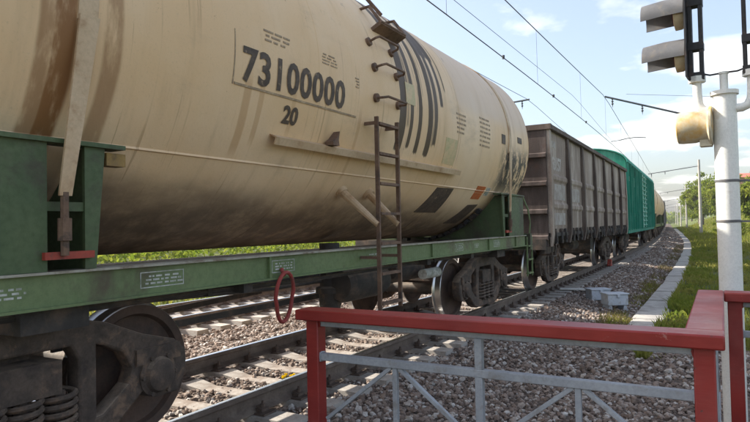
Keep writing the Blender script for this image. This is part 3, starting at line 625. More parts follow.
    # brake gear and valve gear under the frame
    m = MB(); m.lathe([(0.0, 0.95), (0.10, 0.95), (0.19, 0.90), (0.21, 0.80), (0.21, 0.05), (0.17, -0.03), (0.0, -0.05)], 'y', (0.72, -0.05, 0.82), 24); m.build('brake_cylinder', MAT['dark_steel'], root, 40)
    m = MB(); m.lathe([(0.0, -0.45), (0.10, -0.44), (0.15, -0.36), (0.15, 0.36), (0.10, 0.44), (0.0, 0.45)], 'y', (0.60, 1.85, 0.86), 20); m.build('air_reservoir', MAT['dark_steel'], root, 40)
    m = MB(); m.lathe([(0.0, 0.52), (0.11, 0.52), (0.13, 0.58), (0.13, 0.72), (0.17, 0.72), (0.17, 0.78), (0.12, 0.80), (0.12, 1.30)], 'z', (0.55, 0.0, 0), 18); m.build('discharge_valve', MAT['dark_steel'], root, 40)
    m = MB(); m.lathe([(0.0, -0.25), (0.07, -0.25), (0.075, 0.25), (0.0, 0.25)], 'y', (0.9, 2.05, 0.80), 14); m.build('lit_reservoir_end', MAT['print_white'], root, 40)  # lit look of the reservoir end, put into its white colour
    m = MB(); m.tube([(0.35, -5.2, 0.92), (0.35, -2.5, 0.90), (0.5, -1.0, 0.86), (0.5, 1.0, 0.86), (0.35, 3, 0.9), (0.35, 5.2, 0.92)], 0.02, 8)
    m.bar((0.2, -3.2, 0.62), (0.2, 3.2, 0.66), 0.03, 0.06); m.bar((-0.5, -3.2, 0.58), (-0.5, 0, 0.70), 0.03, 0.06); m.bar((-0.6, 1.6, 0.5), (-0.6, 1.6, 1.1), 0.05, 0.05)
    m.build('brake_rigging', MAT['dark_steel'], root, 40)
    m = MB(); m.tube([(1.30, -5.2, 1.035), (1.30, -2.9, 1.03), (1.32, -1.5, 1.015), (1.30, 0.6, 1.03), (1.28, 2.6, 1.03), (1.2, 5.0, 1.03)], 0.019, 8); m.build('air_pipe', MAT['dark_steel'], root, 40)
    for y in (-2.7, -1.2, 1.3, 2.7): m = MB(); m.b2(1.275, 1.325, y - 0.02, y + 0.02, 1.0, 1.079); m.build('pipe_clip', MAT['dark_steel'], root, 30)
    # ladder with its struts and the grab irons above
    lad = MB(); X = 1.665
    for y in (-0.79, -0.36): lad.bar((X, y, 0.66), (X, y, 2.56), 0.05, 0.014, (0, 1, 0)) if False else lad.b2(X - 0.02, X + 0.02, y - 0.012, y + 0.012, 0.66, 2.56)
    ld = lad.build('ladder', MAT['rust_brown'], root, 30)
    for k in range(7):
        m = MB(); z = 0.72 + k * 0.295; m.b2(X - 0.03, X + 0.03, -0.778, -0.372, z - 0.008, z + 0.018); m.build('rung', MAT['rust_brown'], ld, 30)
    for y0, y1 in ((-0.74, -0.80), (-0.20, -0.37)):
        m = MB(); m.tube([wrapP(y0, -1.10, -0.02), (X, y1, 1.50)], [0.045, 0.03], 10); m.cyl(wrapP(y0, -1.10, -0.02), wrapP(y0, -1.11, 0.035), 0.07, n=14); m.build('strut', MAT['strap_paint'], ld)
    m = MB(); m.bar((X, -0.79, 1.18), (1.46, -0.79, 1.18), 0.03, 0.03); m.bar((X, -0.36, 1.18), (1.46, -0.36, 1.18), 0.03, 0.03); m.bar((X, -0.79, 2.5), (1.50, -0.79, 2.5), 0.03, 0.03); m.bar((X, -0.36, 2.5), (1.50, -0.36, 2.5), 0.03, 0.03); m.build('ladder_bracket', MAT['rust_brown'], ld, 30)
    for v in (-0.085, 0.225, 0.50):
        m = MB(); m.tube([wrapP(-0.64, v, 0.0), wrapP(-0.64, v, 0.10), wrapP(-0.60, v + 0.01, 0.13), wrapP(-0.20, v + 0.01, 0.13), wrapP(-0.16, v, 0.10), wrapP(-0.16, v, 0.0)], 0.013, 8)
        for y in (-0.64, -0.16): m.cyl(wrapP(y, v, -0.01), wrapP(y, v, 0.03), 0.045, n=10)
        m.build('grab_iron', MAT['rust_brown'], root, 40)
    # walkway around the manhole
    pf = MB(); pf.b2(0.45, 0.78, -0.75, 0.36, 4.42, 4.45); pf = pf.build('platform', MAT['rust_brown'], root, 30)
    m = MB(); m.b2(-0.78, -0.45, -0.75, 0.36, 4.42, 4.45); m.build('walkway', MAT['rust_brown'], root, 30)
    m = MB()
    for y in (-0.73, 0.34): m.bar((0.76, y, 4.44), (1.12, y, 4.00), 0.03, 0.04)
    m.b2(0.70, 0.74, -0.75, 0.36, 4.36, 4.419); m.build('platform_bracket', MAT['rust_brown'], pf, 30)
    m = MB()
    for y in (-0.73, 0.34): m.cyl((0.76, y, 4.45), (0.80, y, 4.95), 0.013, n=8)
    m.cyl((0.80, -0.74, 4.95), (0.80, 0.35, 4.95), 0.013, n=8); m.build('handrail', MAT['rust_brown'], pf)
    m = MB(); m.tube([wrapP(-0.34, 1.05, 0.0), wrapP(-0.36, 0.98, 0.10), wrapP(-0.40, 0.74, 0.13), wrapP(0.16, 0.74, 0.13), wrapP(0.20, 0.98, 0.10), wrapP(0.20, 1.05, 0.0)], 0.017, 8)
    tank_quad(m, [(-0.40, 0.715), (0.17, 0.715), (0.17, 0.755), (-0.40, 0.755)], 0.13, 2, 2); m.build('step_frame', MAT['rust_brown'], root, 40)
    # red hose loop under the sill
    m = MB(); pts = []
    for k in range(25): a = 2 * math.pi * k / 24; pts.append((1.50 + 0.02 * math.sin(a), -2.06 + 0.115 * math.cos(a) * (1.0 if math.sin(a) > 0 else 0.85), 0.93 + 0.20 * math.sin(a)))
    m.tube(pts, 0.016, 8, False); m.cyl((1.50, -2.06, 1.10), (1.47, -2.06, 1.16), 0.016, n=8); m.build('hose_loop', MAT['red_hose'], root)
    # lettering
    tank_text('73100000', -2.60, -0.285, 0.345, 'print_dark', root, 'wagon_number', 0.009, 0.96, 1.06)
    tank_text('20', -2.06, -0.53, 0.20, 'print_dark', root, 'road_number', 0.007, 0.98, 1.0)
    m = MB(); tank_quad(m, [(-2.66, -0.335), (-0.98, -0.335), (-0.98, -0.318), (-2.66, -0.318)], 0.006, 8, 2); tank_quad(m, [(-2.68, -0.335), (-2.668, -0.335), (-2.672, 0.06), (-2.68, 0.06)], 0.003, 1, 8); m.build('number_frame', MAT['print_soft'], root, None)
    def rows(y0, y1, v0, v1, n, mat, nm):
        m = MB(); h = (v1 - v0) / n
        for k in range(n):
            y = y0 + random.uniform(0, 0.03)
            while y < y1 - 0.03:
                L = min(random.uniform(0.04, 0.12), y1 - y); tank_quad(m, [(y, v0 + k * h), (y + L, v0 + k * h), (y + L, v0 + k * h + h * 0.4), (y, v0 + k * h + h * 0.4)], 0.004, 1, 1); y += L + random.uniform(0.015, 0.04)
        m.build(nm, MAT[mat], root, None)['kind'] = 'stuff'
    rows(-2.36, -2.03, 0.06, 0.17, 3, 'print_soft', 'small_print'); rows(-1.58, -1.34, 0.06, 0.17, 4, 'print_soft', 'small_print'); rows(-1.03, -0.96, -0.05, 0.06, 4, 'print_soft', 'small_print')
    rows(1.52, 1.86, -0.16, 0.14, 5, 'print_soft', 'small_print'); rows(2.42, 2.86, -0.24, 0.22, 7, 'print_soft', 'small_print'); rows(-3.5, -3.2, 0.1, 0.3, 4, 'print_soft', 'small_print')
    m = MB(); tank_quad(m, [(1.30, -1.36), (1.98, -1.36), (2.0, -0.92), (1.45, -0.93)]); m.build('dark_panel', MAT['print_dark'], root, None)
    m = MB(); tank_quad(m, [(2.75, -1.62), (3.25, -1.62), (3.35, -1.16), (2.95, -1.18)]); m.build('dark_panel', MAT['print_dark'], root, None)
    m = MB(); tank_quad(m, [(1.25, -0.60), (1.62, -0.60), (1.60, -0.26), (1.22, -0.26)], 0.004); m.build('faded_panel', MAT['green_patch'], root, None); m = MB(); tank_quad(m, [(0.05, -0.02), (0.28, -0.02), (0.28, 0.22), (0.05, 0.22)], 0.004); m.build('faded_panel', MAT['green_patch'], root, None)
    for q in ((2.86, -1.06, 3.20, -0.95), (2.86, -0.94, 3.22, -0.83)):
        m = MB(); tank_quad(m, [(q[0], q[1]), (q[2], q[1]), (q[2], q[3]), (q[0], q[3])], 0.007); m.build('hazard_plate', MAT['print_orange'], root, None)
    m = MB(); tank_quad(m, [(3.30, -0.98), (3.46, -0.98), (3.46, -0.84), (3.30, -0.84)], 0.007); m.build('small_plate', MAT['print_white'], root, None)
    m = MB(); tank_quad(m, [(3.42, -0.10), (3.60, -0.10), (3.60, 0.05), (3.42, 0.05)], 0.006); m.build('stencil_mark', MAT['print_dark'], root, None); m = MB(); tank_quad(m, [(4.28, 0.0), (4.52, 0.0), (4.52, 0.10), (4.28, 0.10)], 0.006); m.build('stencil_mark', MAT['print_dark'], root, None)
    # white stencils on the sill (weathered beyond reading)
    for y0, n in ((-3.38, 5), (-2.12, 4), (-4.3, 3), (-0.62, 3), (1.7, 4), (2.4, 3), (3.3, 4)):
        m = MB()
        for zr in (1.150, 1.172, 1.194):
            y = y0 + random.uniform(0, 0.03)
            while y < y0 + n * 0.055: L = random.uniform(0.012, 0.05); m.b2(1.4525, 1.4537, y, y + L, zr, zr + 0.011); y += L + random.uniform(0.008, 0.025)
        o = m.build('sill_stencil', MAT['print_white'], root, None); o['kind'] = 'stuff'
        m = MB(); ya, yb = y0 - 0.03, y0 + n * 0.055 + 0.03
        if n > 3: m.b2(1.4525, 1.4540, ya, yb, 1.128, 1.134); m.b2(1.4525, 1.4540, ya, yb, 1.222, 1.228); m.b2(1.4525, 1.4538, ya - 0.006, ya, 1.128, 1.228); m.b2(1.4525, 1.4538, yb, yb + 0.006, 1.128, 1.228); m.build('stencil_frame', MAT['print_white'], root, None)
    # end handrails and steps by the gondola
    for s in (-1, 1):
        m = MB(); m.tube([(s * 1.45, 5.30, 1.25), (s * 1.47, 5.32, 1.5), (s * 1.44, 5.30, 1.75), (s * 1.36, 5.26, 1.98), (s * 1.2, 5.25, 2.02)], 0.016, 8)
        for y in (5.10, 5.42): m.b2(s * 1.46 - 0.012, s * 1.46 + 0.012, y - 0.015, y + 0.015, 0.52, 1.24)
        for k in range(3): m.b2(s * 1.46 - 0.03, s * 1.46 + 0.03, 5.11, 5.41, 0.56 + k * 0.25, 0.585 + k * 0.25)
        m.build('end_step', MAT['frame_green'], root, 30)
    return root

tank1 = make_tank('tank_wagon'); place(tank1, 5.953, 3.9)
setp(tank1, 'large beige tank wagon numbered 73100000 on a green frame, nearest of the train', 'tank wagon', 'wagons of the freight train')

# ------------------------------------------------------------------ gondola wagon
def make_gondola(name, detail=True, side='gondola_side', post='gondola_post'):
    root = empty(name); HW, HL, Z0, Z1 = 1.50, 6.35, 1.28, 3.42
    m = MB(); m.b2(-HW, HW, -HL, HL, 1.22, 1.28); m.b2(-0.25, 0.25, -HL - 0.1, HL + 0.1, 0.86, 1.2); m.build('floor', MAT['dark_steel'], root, 30)
    nb = 7; bw = 2 * HL / nb; pw = 0.075
    for s in (-1, 1):
        if s > 0 or detail:
            for k in range(nb):
                y0 = -HL + k * bw + pw; y1 = y0 + bw - 2 * pw; m = MB(); zs = [Z0, 1.34, 1.40, 1.76, 1.81, 1.88, 1.93, 2.36, 2.41, 2.48, 2.53, 3.30, Z1]; dx = [0, 0, 0.012, 0.012, 0.04, 0.04, 0.012, 0.012, 0.04, 0.04, 0.012, 0.012, 0.0]
                ya, yb = y0 + 0.03, y1 - 0.03
                m.loft([[(s * (HW + d_ * (1 if 0 < q < 3 else 0)), y, z) for q, y in enumerate((y0, ya, yb, y1))] for z, d_ in zip(zs, dx)])
                m.loft([[(s * (HW - 0.012), y, z) for y in (y0, y1)] for z in (Z0, Z1)])
                m.build('side_panel', MAT[side], root, 25)
        else:
            m = MB(); m.b2(s * HW - 0.02, s * HW + 0.02, -HL, HL, Z0, Z1); m.build('side_panel', MAT[side], root, 30)
        for k in range(nb + 1):
            y = -HL + k * bw; c = 0 < k < nb; h = pw if c else 0.085; yy = y if c else y + (0.085 if k == 0 else -0.085)
            m = MB(); zb = 1.03 if c else 1.0; d_ = 0.10 if c else 0.075
            poly = [(s * (HW + 0.005), zb), (s * (HW + d_ * 0.5), zb), (s * (HW + d_), zb + 0.25), (s * (HW + d_), 2.4), (s * (HW + d_ * 0.6), Z1), (s * (HW - 0.02), Z1), (s * (HW - 0.02), 1.2), (s * (HW + 0.005), 1.2)]
            m.prism(poly, 'y', yy - h, yy + h); m.build('side_post', MAT[post] if c or not detail else MAT[side], root, 30, 0.008 if detail and s > 0 else 0)
        m = MB(); m.b2(s * HW - 0.05, s * HW + 0.09, -HL - 0.02, HL + 0.02, Z1, Z1 + 0.10); m.build('top_rail', MAT[post], root, 30, 0.012 if detail else 0)
        m = MB(); m.b2(s * HW - 0.03, s * HW + 0.035, -HL, HL, 1.20, 1.278); m.build('bottom_rail', MAT['dark_steel'], root, 30)
        if detail and s > 0:
            for k in range(nb):      # floor-hatch latches hanging between the posts
                for q in (0.22, 0.5, 0.78):
                    m = MB(); y = -HL + (k + q) * bw + random.uniform(-0.05, 0.05); L = random.uniform(0.18, 0.30); m.bar((s * (HW + 0.03), y, 1.36), (s * (HW + 0.06), y + random.uniform(-0.05, 0.05), 1.36 - L), 0.05, 0.05); m.cyl((s * (HW + 0.02), y - 0.05, 1.30), (s * (HW + 0.02), y + 0.05, 1.30), 0.045, n=8); m.b2(s * HW + 0.01, s * HW + 0.05, y + 0.03, y + 0.14, 1.05, 1.24)
                    m.build('hatch_latch', MAT['dark_steel'], root, 30)
    for e in (-1, 1):
        Y = e * HL; m = MB(); m.b2(-HW + 0.02, HW - 0.02, Y - 0.02, Y + 0.02, 1.0, Z1); ew = m.build('end_wall', MAT['gondola_end'], root, 30)
        for z in (1.18, 1.72, 2.30, 2.88):
            m = MB(); m.prism([(Y + e * 0.02, z - 0.06), (Y + e * 0.10, z - 0.035), (Y + e * 0.10, z + 0.035), (Y + e * 0.02, z + 0.06)], 'x', -HW + 0.02, HW - 0.02); m.build('end_rib', MAT['gondola_end'], ew, 30)
        m = MB(); m.b2(-HW - 0.09, HW + 0.09, Y - 0.05, Y + 0.05, Z1 - 0.005, Z1 + 0.105); m.build('end_rail', MAT[post], root, 30)
        m = MB(); m.b2(-1.45, 1.45, Y + e * 0.0, Y + e * 0.12, 0.94, 1.16) if e > 0 else m.b2(-1.45, 1.45, Y - 0.12, Y, 0.94, 1.16); m.build('headstock', MAT['dark_steel'], root, 30); coupler(root, e * (HL + 0.06), e)
        if detail:
            m = MB()
            for y in (0.0, 0.34): m.b2(1.47, 1.495, Y - e * (0.25 + y) - 0.015, Y - e * (0.25 + y) + 0.015, 0.50, 1.02)
            for z in (0.53, 0.78): m.b2(1.45, 1.51, min(Y - e * 0.25, Y - e * 0.59), max(Y - e * 0.25, Y - e * 0.59), z, z + 0.02)
            m.build('end_step', MAT['dark_steel'], root, 30)
    bogie(root, -4.33, detail); bogie(root, 4.33, detail)
    m = MB(); m.lathe([(0.0, -0.5), (0.15, -0.42), (0.17, 0.0), (0.15, 0.42), (0.0, 0.5)], 'y', (0.55, 0.6, 0.80), 18); m.b2(-0.5, 0.5, -2.2, -2.1, 0.5, 1.1); m.b2(-0.1, -0.04, -3.5, 3.5, 0.55, 0.62); m.b2(0.3, 0.9, 1.9, 2.4, 0.6, 1.1); m.build('brake_gear', MAT['dark_steel'], root, 30)
    if detail:
        hw = MB(); pts = [(1.47, -5.55 + 0.24 * math.cos(a), 0.80 + 0.24 * math.sin(a)) for a in [2 * math.pi * k / 24 for k in range(25)]]; hw.tube(pts, 0.018, 8, False)
        for k in range(6): a = k * math.pi / 3; hw.cyl((1.47, -5.55, 0.80), (1.47, -5.55 + 0.24 * math.cos(a), 0.80 + 0.24 * math.sin(a)), 0.011, n=6)
        hw.cyl((1.44, -5.55, 0.80), (1.51, -5.55, 0.80), 0.05, n=12); hw.cyl((1.1, -5.55, 0.80), (1.47, -5.55, 0.80), 0.02, n=8); hw.build('brake_handwheel', MAT['bogie'], root)
        me = text_mesh('63157', 0.38, 0.014, 0.92)
        for v in me.vertices: v.co = (HW + 0.0165, -6.05 + v.co.x, 2.62 + v.co.y)
        link_mesh('wagon_number', me, MAT['worn_white'], root)
        for (y0, y1, z0, z1) in ((-6.02, -4.80, 1.98, 2.32), (-6.02, -5.70, 3.08, 3.22), (-6.0, -4.85, 1.44, 1.70), (-4.2, -3.1, 1.98, 2.30)):
            m = MB(); m.b2(HW + 0.0145, HW + 0.0165, y0, y1, z0, z1); m.build('faded_stencil', MAT['chalk'], root, None)
    return root
s0 = 5.953 + 6.01
gon = make_gondola('gondola_wagon'); place(gon, s0 + 6.96, 4.33)
setp(gon, 'rusty brown open gondola wagon with ribbed sides behind the beige tank', 'gondola wagon', 'wagons of the freight train')

# ------------------------------------------------------------------ covered wagon
def make_box(name):
    root = empty(name); HW, HL, Z0, ZE, ZR = 1.42, 8.1, 1.18, 3.92, 4.55; G = MAT['box_green']
    m = MB(); m.b2(-HW, HW, -HL, HL, 1.06, Z0); m.b2(-0.25, 0.25, -HL - 0.1, HL + 0.1, 0.84, 1.06); m.build('underframe', MAT['dark_steel'], root, 30)
    secs = [(-HL, -1.55, 'side_wall', 'box_green'), (-1.55, 1.55, 'sliding_door', 'box_green_light'), (1.55, HL, 'side_wall', 'box_green')]
    for s in (-1, 1):
        for y0, y1, nm, mt in secs:
            dd = 0.05 if nm == 'sliding_door' else 0.0
            m = MB(); m.b2(min(s * (HW - 0.03 + dd), s * (HW + dd)), max(s * (HW - 0.03 + dd), s * (HW + dd)), y0, y1, Z0, ZE); wl = m.build(nm, MAT[mt], root, 30)
            n = 6 if nm == 'side_wall' else 1
            if nm == 'side_wall':
                for k in range(n + 1):
                    y = y0 + 0.05 + (y1 - y0 - 0.1) * k / n; m = MB(); m.prism([(s * HW, y - 0.05), (s * (HW + 0.09), y - 0.035), (s * (HW + 0.09), y + 0.035), (s * HW, y + 0.05)], 'z', Z0 - 0.05, ZE); m.build('rib', G, wl, 30)
                for yc in ((y0 + y1) / 2,):
                    m = MB(); m.b2(s * HW - 0.02 if s < 0 else HW, -HW if s < 0 else HW + 0.02, yc - 0.45, yc + 0.45, 3.05, 3.45); m.build('vent_hatch', MAT['box_green_light'], wl, 30)
            else:
                for k in range(12):
                    z = Z0 + 0.12 + k * 0.225; m = MB(); m.prism([(s * (HW + dd), z - 0.05), (s * (HW + dd + 0.045), z - 0.02), (s * (HW + dd + 0.045), z + 0.02), (s * (HW + dd), z + 0.05)], 'y', y0 + 0.08, y1 - 0.08); m.build('door_rib', MAT['box_green_light'], wl, 30)
                m = MB()
                for yy in (y0 + 0.05, 0, y1 - 0.05): m.b2(min(s * (HW + dd), s * (HW + dd + 0.055)), max(s * (HW + dd), s * (HW + dd + 0.055)), yy - 0.04, yy + 0.04, Z0, ZE)
                m.build('door_stile', G, wl, 30)
    for e in (-1, 1):
        arc = [(HW * math.cos(a), ZE + (ZR - ZE - 0.03) * math.sin(a)) for a in [math.pi * k / 14 for k in range(15)]]
        m = MB(); m.prism([(-HW + 0.01, Z0), (HW - 0.01, Z0)] + [(x * 0.99, z) for x, z in arc], 'y', e * HL - 0.02, e * HL + 0.02); ew = m.build('end_wall', G, root, 30)
        for x in (-0.9, -0.3, 0.3, 0.9): m = MB(); m.b2(x - 0.05, x + 0.05, e * HL + (0.02 if e > 0 else -0.09), e * HL + (0.09 if e > 0 else -0.02), Z0, ZE); m.build('end_rib', G, ew, 30)
        coupler(root, e * (HL + 0.06), e)
    m = MB(); rings = []
    for y in (-HL - 0.10, HL + 0.10):
        o_ = [((HW + 0.07) * math.cos(a), ZE + 0.01 + (ZR - ZE) * math.sin(a)) for a in [math.pi * k / 20 for k in range(21)]]; i_ = [(x * 0.97, z - 0.03) for x, z in o_[::-1]]; rings.append([(x, y, z) for x, z in o_ + i_])
    m.loft(rings, True); n = len(rings[0]); m.f += [tuple(range(n))[::-1], tuple(range(n, 2 * n))]; rf = m.build('roof', MAT['box_roof'], root, 30)
    for k in range(11):
        y = -HL + 0.05 + k * (2 * HL - 0.1) / 10; m = MB(); m.loft([[((HW + 0.075) * math.cos(a), yy, ZE + 0.012 + (ZR - ZE + 0.03) * math.sin(a)) for a in [math.pi * q / 16 for q in range(17)]] for yy in (y - 0.03, y + 0.03)]); m.build('roof_seam', MAT['box_roof'], rf, 30)
    bogie(root, -6.2, True); bogie(root, 6.2, True)
    for s in (-1, 1):
        m = MB(); m.b2(min(s * 1.36, s * 1.44), max(s * 1.36, s * 1.44), -HL, HL, 1.0, 1.17); m.build('side_sill', G, root, 30)
    m = MB(); m.b2(-0.8, 0.8, -2.5, -1.2, 0.55, 1.0); m.b2(-0.5, 0.5, 0.5, 2.0, 0.5, 1.0); m.build('brake_gear', MAT['dark_steel'], root, 30)
    for y, z, ww, h in ((-7.2, 3.2, 0.5, 0.2), (-6.3, 2.5, 0.22, 0.22), (-4.0, 2.45, 0.25, 0.25), (-5.2, 1.7, 0.4, 0.15), (4.5, 2.5, 0.3, 0.3), (-3.2, 3.0, 0.5, 0.14)): m = MB(); m.b2(HW + 0.002, HW + 0.008, y, y + ww, z, z + h); m.build('white_stencil', MAT['print_white'], root, None)
    return root
s1 = s0 + 13.92
boxw = make_box('covered_wagon'); place(boxw, s1 + 8.82, 6.2)
setp(boxw, 'bright green covered wagon with arched roof and pale ribbed door', 'covered wagon', 'wagons of the freight train')
# the rest of the train, far off
s2 = s1 + 17.64
far_t = make_tank('tank_wagon', False, 'tank_paint_far'); far_g = make_gondola('gondola_wagon', False, 'far_grey', 'far_grey')
seq = ['t', 't', 'g', 'g', 't', 't', 'g', 't', 'g', 'g', 't', 't']; used = {}
TL = ['beige tank wagon right behind the green covered wagon', 'second tank wagon beyond the green covered wagon', 'third distant tank wagon, just past the two grey open wagons', 'fourth distant tank wagon of the train', 'fifth distant tank wagon of the train', 'sixth distant tank wagon of the train', 'last and farthest tank wagon of the train']
GL = ['first grey open wagon beyond the distant tank wagons', 'second grey open wagon beyond the distant tank wagons', 'third distant grey open wagon of the train', 'fourth distant grey open wagon of the train', 'fifth and farthest grey open wagon of the train']
for k, c in enumerate(seq):
    src = far_t if c == 't' else far_g; n_ = used.get(c, 0); o = src if n_ == 0 else copy_tree(src); used[c] = n_ + 1
    L = 12.02 if c == 't' else 13.92; place(o, s2 + L / 2, 3.9 if c == 't' else 4.33); s2 += L
    setp(o, (TL if c == 't' else GL)[n_], 'tank wagon' if c == 't' else 'gondola wagon', 'wagons of the freight train')

# ------------------------------------------------------------------ red and grey barrier in front
FZ, TN, TF, DA, DB = 1.0, 2.98, 4.72, 2.12, 0.082     # top height, near line t, far line t, left end d, corner d
def W(t, d, z): return (-d, t, z)
bar_ = empty('pedestrian_barrier', W(TN, DB, -0.30)); setp(bar_, 'red and grey steel pedestrian barrier with a corner, in front of the train', 'barrier')
bi = bar_.matrix_basis.inverted()
def bpart(m, nm, mt, bevel=0.006):
    m.v = [tuple(bi @ Vector(v)) for v in m.v]; return m.build(nm, MAT[mt], bar_, 30, bevel)
G0 = -0.32
for (t, d) in ((TN, DA), (TN, DB), (TF, DB - 0.14), (TF, DB - 2.2)):
    m = MB(); m.b2(-d - 0.042, -d + 0.042, t - 0.042, t + 0.042, G0, FZ - 0.062); bpart(m, 'post', 'fence_red')
m = MB(); m.b2(-DA - 0.095, -DB + 0.079, TN - 0.08, TN + 0.08, FZ - 0.062, FZ); bpart(m, 'top_rail', 'fence_red', 0.008)
m = MB(); m.b2(-DB - 0.078, -DB + 0.0785, TN + 0.0805, TF + 0.08, FZ - 0.061, FZ - 0.001); bpart(m, 'top_rail', 'fence_red', 0.008)
m = MB(); m.b2(-DB + 0.079, -DB + 2.3, TF - 0.08, TF + 0.079, FZ - 0.062, FZ); bpart(m, 'top_rail', 'fence_red', 0.008)
def panel(p, q, axis):   # p,q = (t,d) of the two posts; grey infill
    p, q = Vector((-p[1], p[0], 0)), Vector((-q[1], q[0], 0)); dv = (q - p).normalized(); a, b = p + dv * 0.043, q - dv * 0.043
    def P(u, z): v = a.lerp(b, u); return (v.x, v.y, z)
    m = MB(); m.bar(P(0, FZ - 0.083), P(1, FZ - 0.083), 0.04, 0.032); bpart(m, 'upper_bar', 'fence_grey', 0.004)
    zm = FZ - 0.278
    m = MB(); m.bar(P(0, zm), P(1, zm), 0.042, 0.042); bpart(m, 'mid_bar', 'fence_grey', 0.004)
    zl = -0.10; m = MB(); m.bar(P(0, zl), P(1, zl), 0.04, 0.036); bpart(m, 'lower_bar', 'fence_grey', 0.004)
    m = MB(); m.bar(P(0.5, FZ - 0.10), P(0.5, zm + 0.018), 0.04, 0.04, (1, 0, 0)); bpart(m, 'upright', 'fence_grey', 0.004)
    m = MB(); m.bar(P(0.5, zm - 0.018), P(0.5, zl + 0.018), 0.04, 0.04, (1, 0, 0)); bpart(m, 'upright', 'fence_grey', 0.004)
    for u_, zz_, hh in ((0.0, zm, 0.024), (1.0, zm, 0.024), (0.0, zl, 0.021), (1.0, zl, 0.021), (0.0, FZ - 0.083, 0.018), (1.0, FZ - 0.083, 0.018)):
        p_ = Vector(P(u_, zz_)); nv = Vector((dv.y, -dv.x, 0)) * 0.023; m = MB(); m.tube([tuple(p_ + nv * a_ + Vector((0, 0, hh * b_)) + dv * random.uniform(-0.003, 0.003)) for a_, b_ in ((-1, -1), (-0.3, -1.1), (0.4, -1), (1, -1), (1.1, 0), (1, 1), (0.3, 1.1), (-0.4, 1), (-1, 1), (-1.1, 0), (-1, -1))], 0.0055, 6, False); bpart(m, 'weld', 'fence_red' if zz_ != zm else 'fence_grey', 0)
    for c in (0.25, 0.75):
        m = MB(); m.bar(P(c, zm - 0.018), P(c, zl + 0.018), 0.028, 0.028, (1, 0, 0)); bpart(m, 'upright', 'fence_grey', 0.003)
        for s in (-1, 1):
            m = MB(); m.bar(P(c + s * 0.012, zm - 0.02), P(c + s * 0.235, zm - 0.36), 0.026, 0.022); bpart(m, 'diagonal_brace', 'fence_grey', 0.003)
            m = MB(); m.bar(P(c + s * 0.235, zm - 0.385), P(c + s * 0.012, zl + 0.02), 0.026, 0.022); bpart(m, 'diagonal_brace', 'fence_grey', 0.003)
panel((TN, DA), (TN, DB), 0); panel((TN, DB), (TF, DB - 0.03), 1); panel((TF, DB - 0.14), (TF, DB - 2.2), 0)

# ------------------------------------------------------------------ crossing signal
ST, SD = 5.25, -0.045
sig = empty('crossing_signal', W(ST, SD, -0.32), math.radians(-4)); setp(sig, 'white signal mast with two hooded lamp heads and a cream bell', 'signal')
# local frame: x to the right of the view, y away
m = MB(); m.cyl((0, 0, 0), (0, 0, 2.74), 0.079, n=32); m.build('mast', MAT['mast_white'], sig)
m = MB(); m.cyl((0, 0, 2.735), (0, 0, 2.765), 0.095, n=32); m.cyl((0, 0, 2.765), (0, 0, 2.90), 0.028, n=16); m.cyl((0, 0, 2.895), (0, 0, 2.91), 0.034, n=16); m.build('mast_cap', MAT['mast_white'], sig)
for z in (1.78, 2.08):
    m = MB(); m.lathe([(0.079, z), (0.083, z + 0.002), (0.083, z + 0.018), (0.079, z + 0.02)], 'z', n=32); m.b2(0.08, 0.15, -0.012, 0.012, z, z + 0.015); m.build('band_clamp', MAT['signal_grey'], sig)
for s in (-1, 1):
    X = s * 0.178
    m = MB(); m.tube([(s * 0.06, 0, 2.63), (s * 0.11, 0, 2.63), (s * 0.148, 0, 2.645), (s * 0.172, 0, 2.69), (X, 0, 2.76), (X, 0, 2.86)], 0.032, 14); m.cyl((X, 0, 2.855), (X, 0, 2.90), 0.06, n=8); m.build('fork_arm', MAT['mast_white'], sig)
    hd = MB()
    hd.b2(X - 0.05, X - 0.022, -0.04, 0.04, 2.89, 3.95); hd.b2(X + 0.022, X + 0.05, -0.04, 0.04, 2.89, 3.95)
    for z in (2.90, 3.13, 3.47, 3.90): hd.b2(X - 0.054, X + 0.054, -0.045, 0.045, z - 0.03, z + 0.03)
    h = hd.build('lamp_head', MAT['signal_black'], sig, 30, 0.004)
    m = MB(); m.b2(min(X + s * 0.051, X + s * 0.062), max(X + s * 0.051, X + s * 0.062), -0.16, 0.16, 2.885, 3.98); m.build('backboard', MAT['signal_black'], h, 30)
    for z in (3.09, 3.42):
        x0 = X + s * 0.062
        m = MB(); m.lathe([(0.0, x0), (0.095, x0), (0.112, x0 + s * 0.03), (0.114, x0 + s * 0.075), (0.095, x0 + s * 0.08)], 'x', (0, 0, z - 0.02), 24); m.build('lamp_body', MAT['signal_cream'], h)
        m = MB(); m.lathe([(0.095, x0 + s * 0.078), (0.06, x0 + s * 0.09), (0.0, x0 + s * 0.095)], 'x', (0, 0, z - 0.02), 24); m.build('lens', MAT['lens_red'], h)
        m = MB(); rings = []
        for xx, rr, dz in ((0.005, 0.136, 0.0), (0.15, 0.139, -0.004), (0.305, 0.135, -0.016)):
            arc = [math.radians(a) for a in range(-16, 197, 12)]
            rings.append([(x0 + s * xx, (rr) * math.cos(a), z - 0.02 + dz + rr * math.sin(a)) for a in arc] + [(x0 + s * xx, (rr - 0.006) * math.cos(a), z - 0.02 + dz + (rr - 0.006) * math.sin(a)) for a in arc[::-1]])
        m.loft(rings, True); n = len(rings[0]); m.f += [tuple(range(n))[::-1], tuple(range(2 * n, 3 * n))]; m.build('hood', MAT['signal_grey'], h, 40)
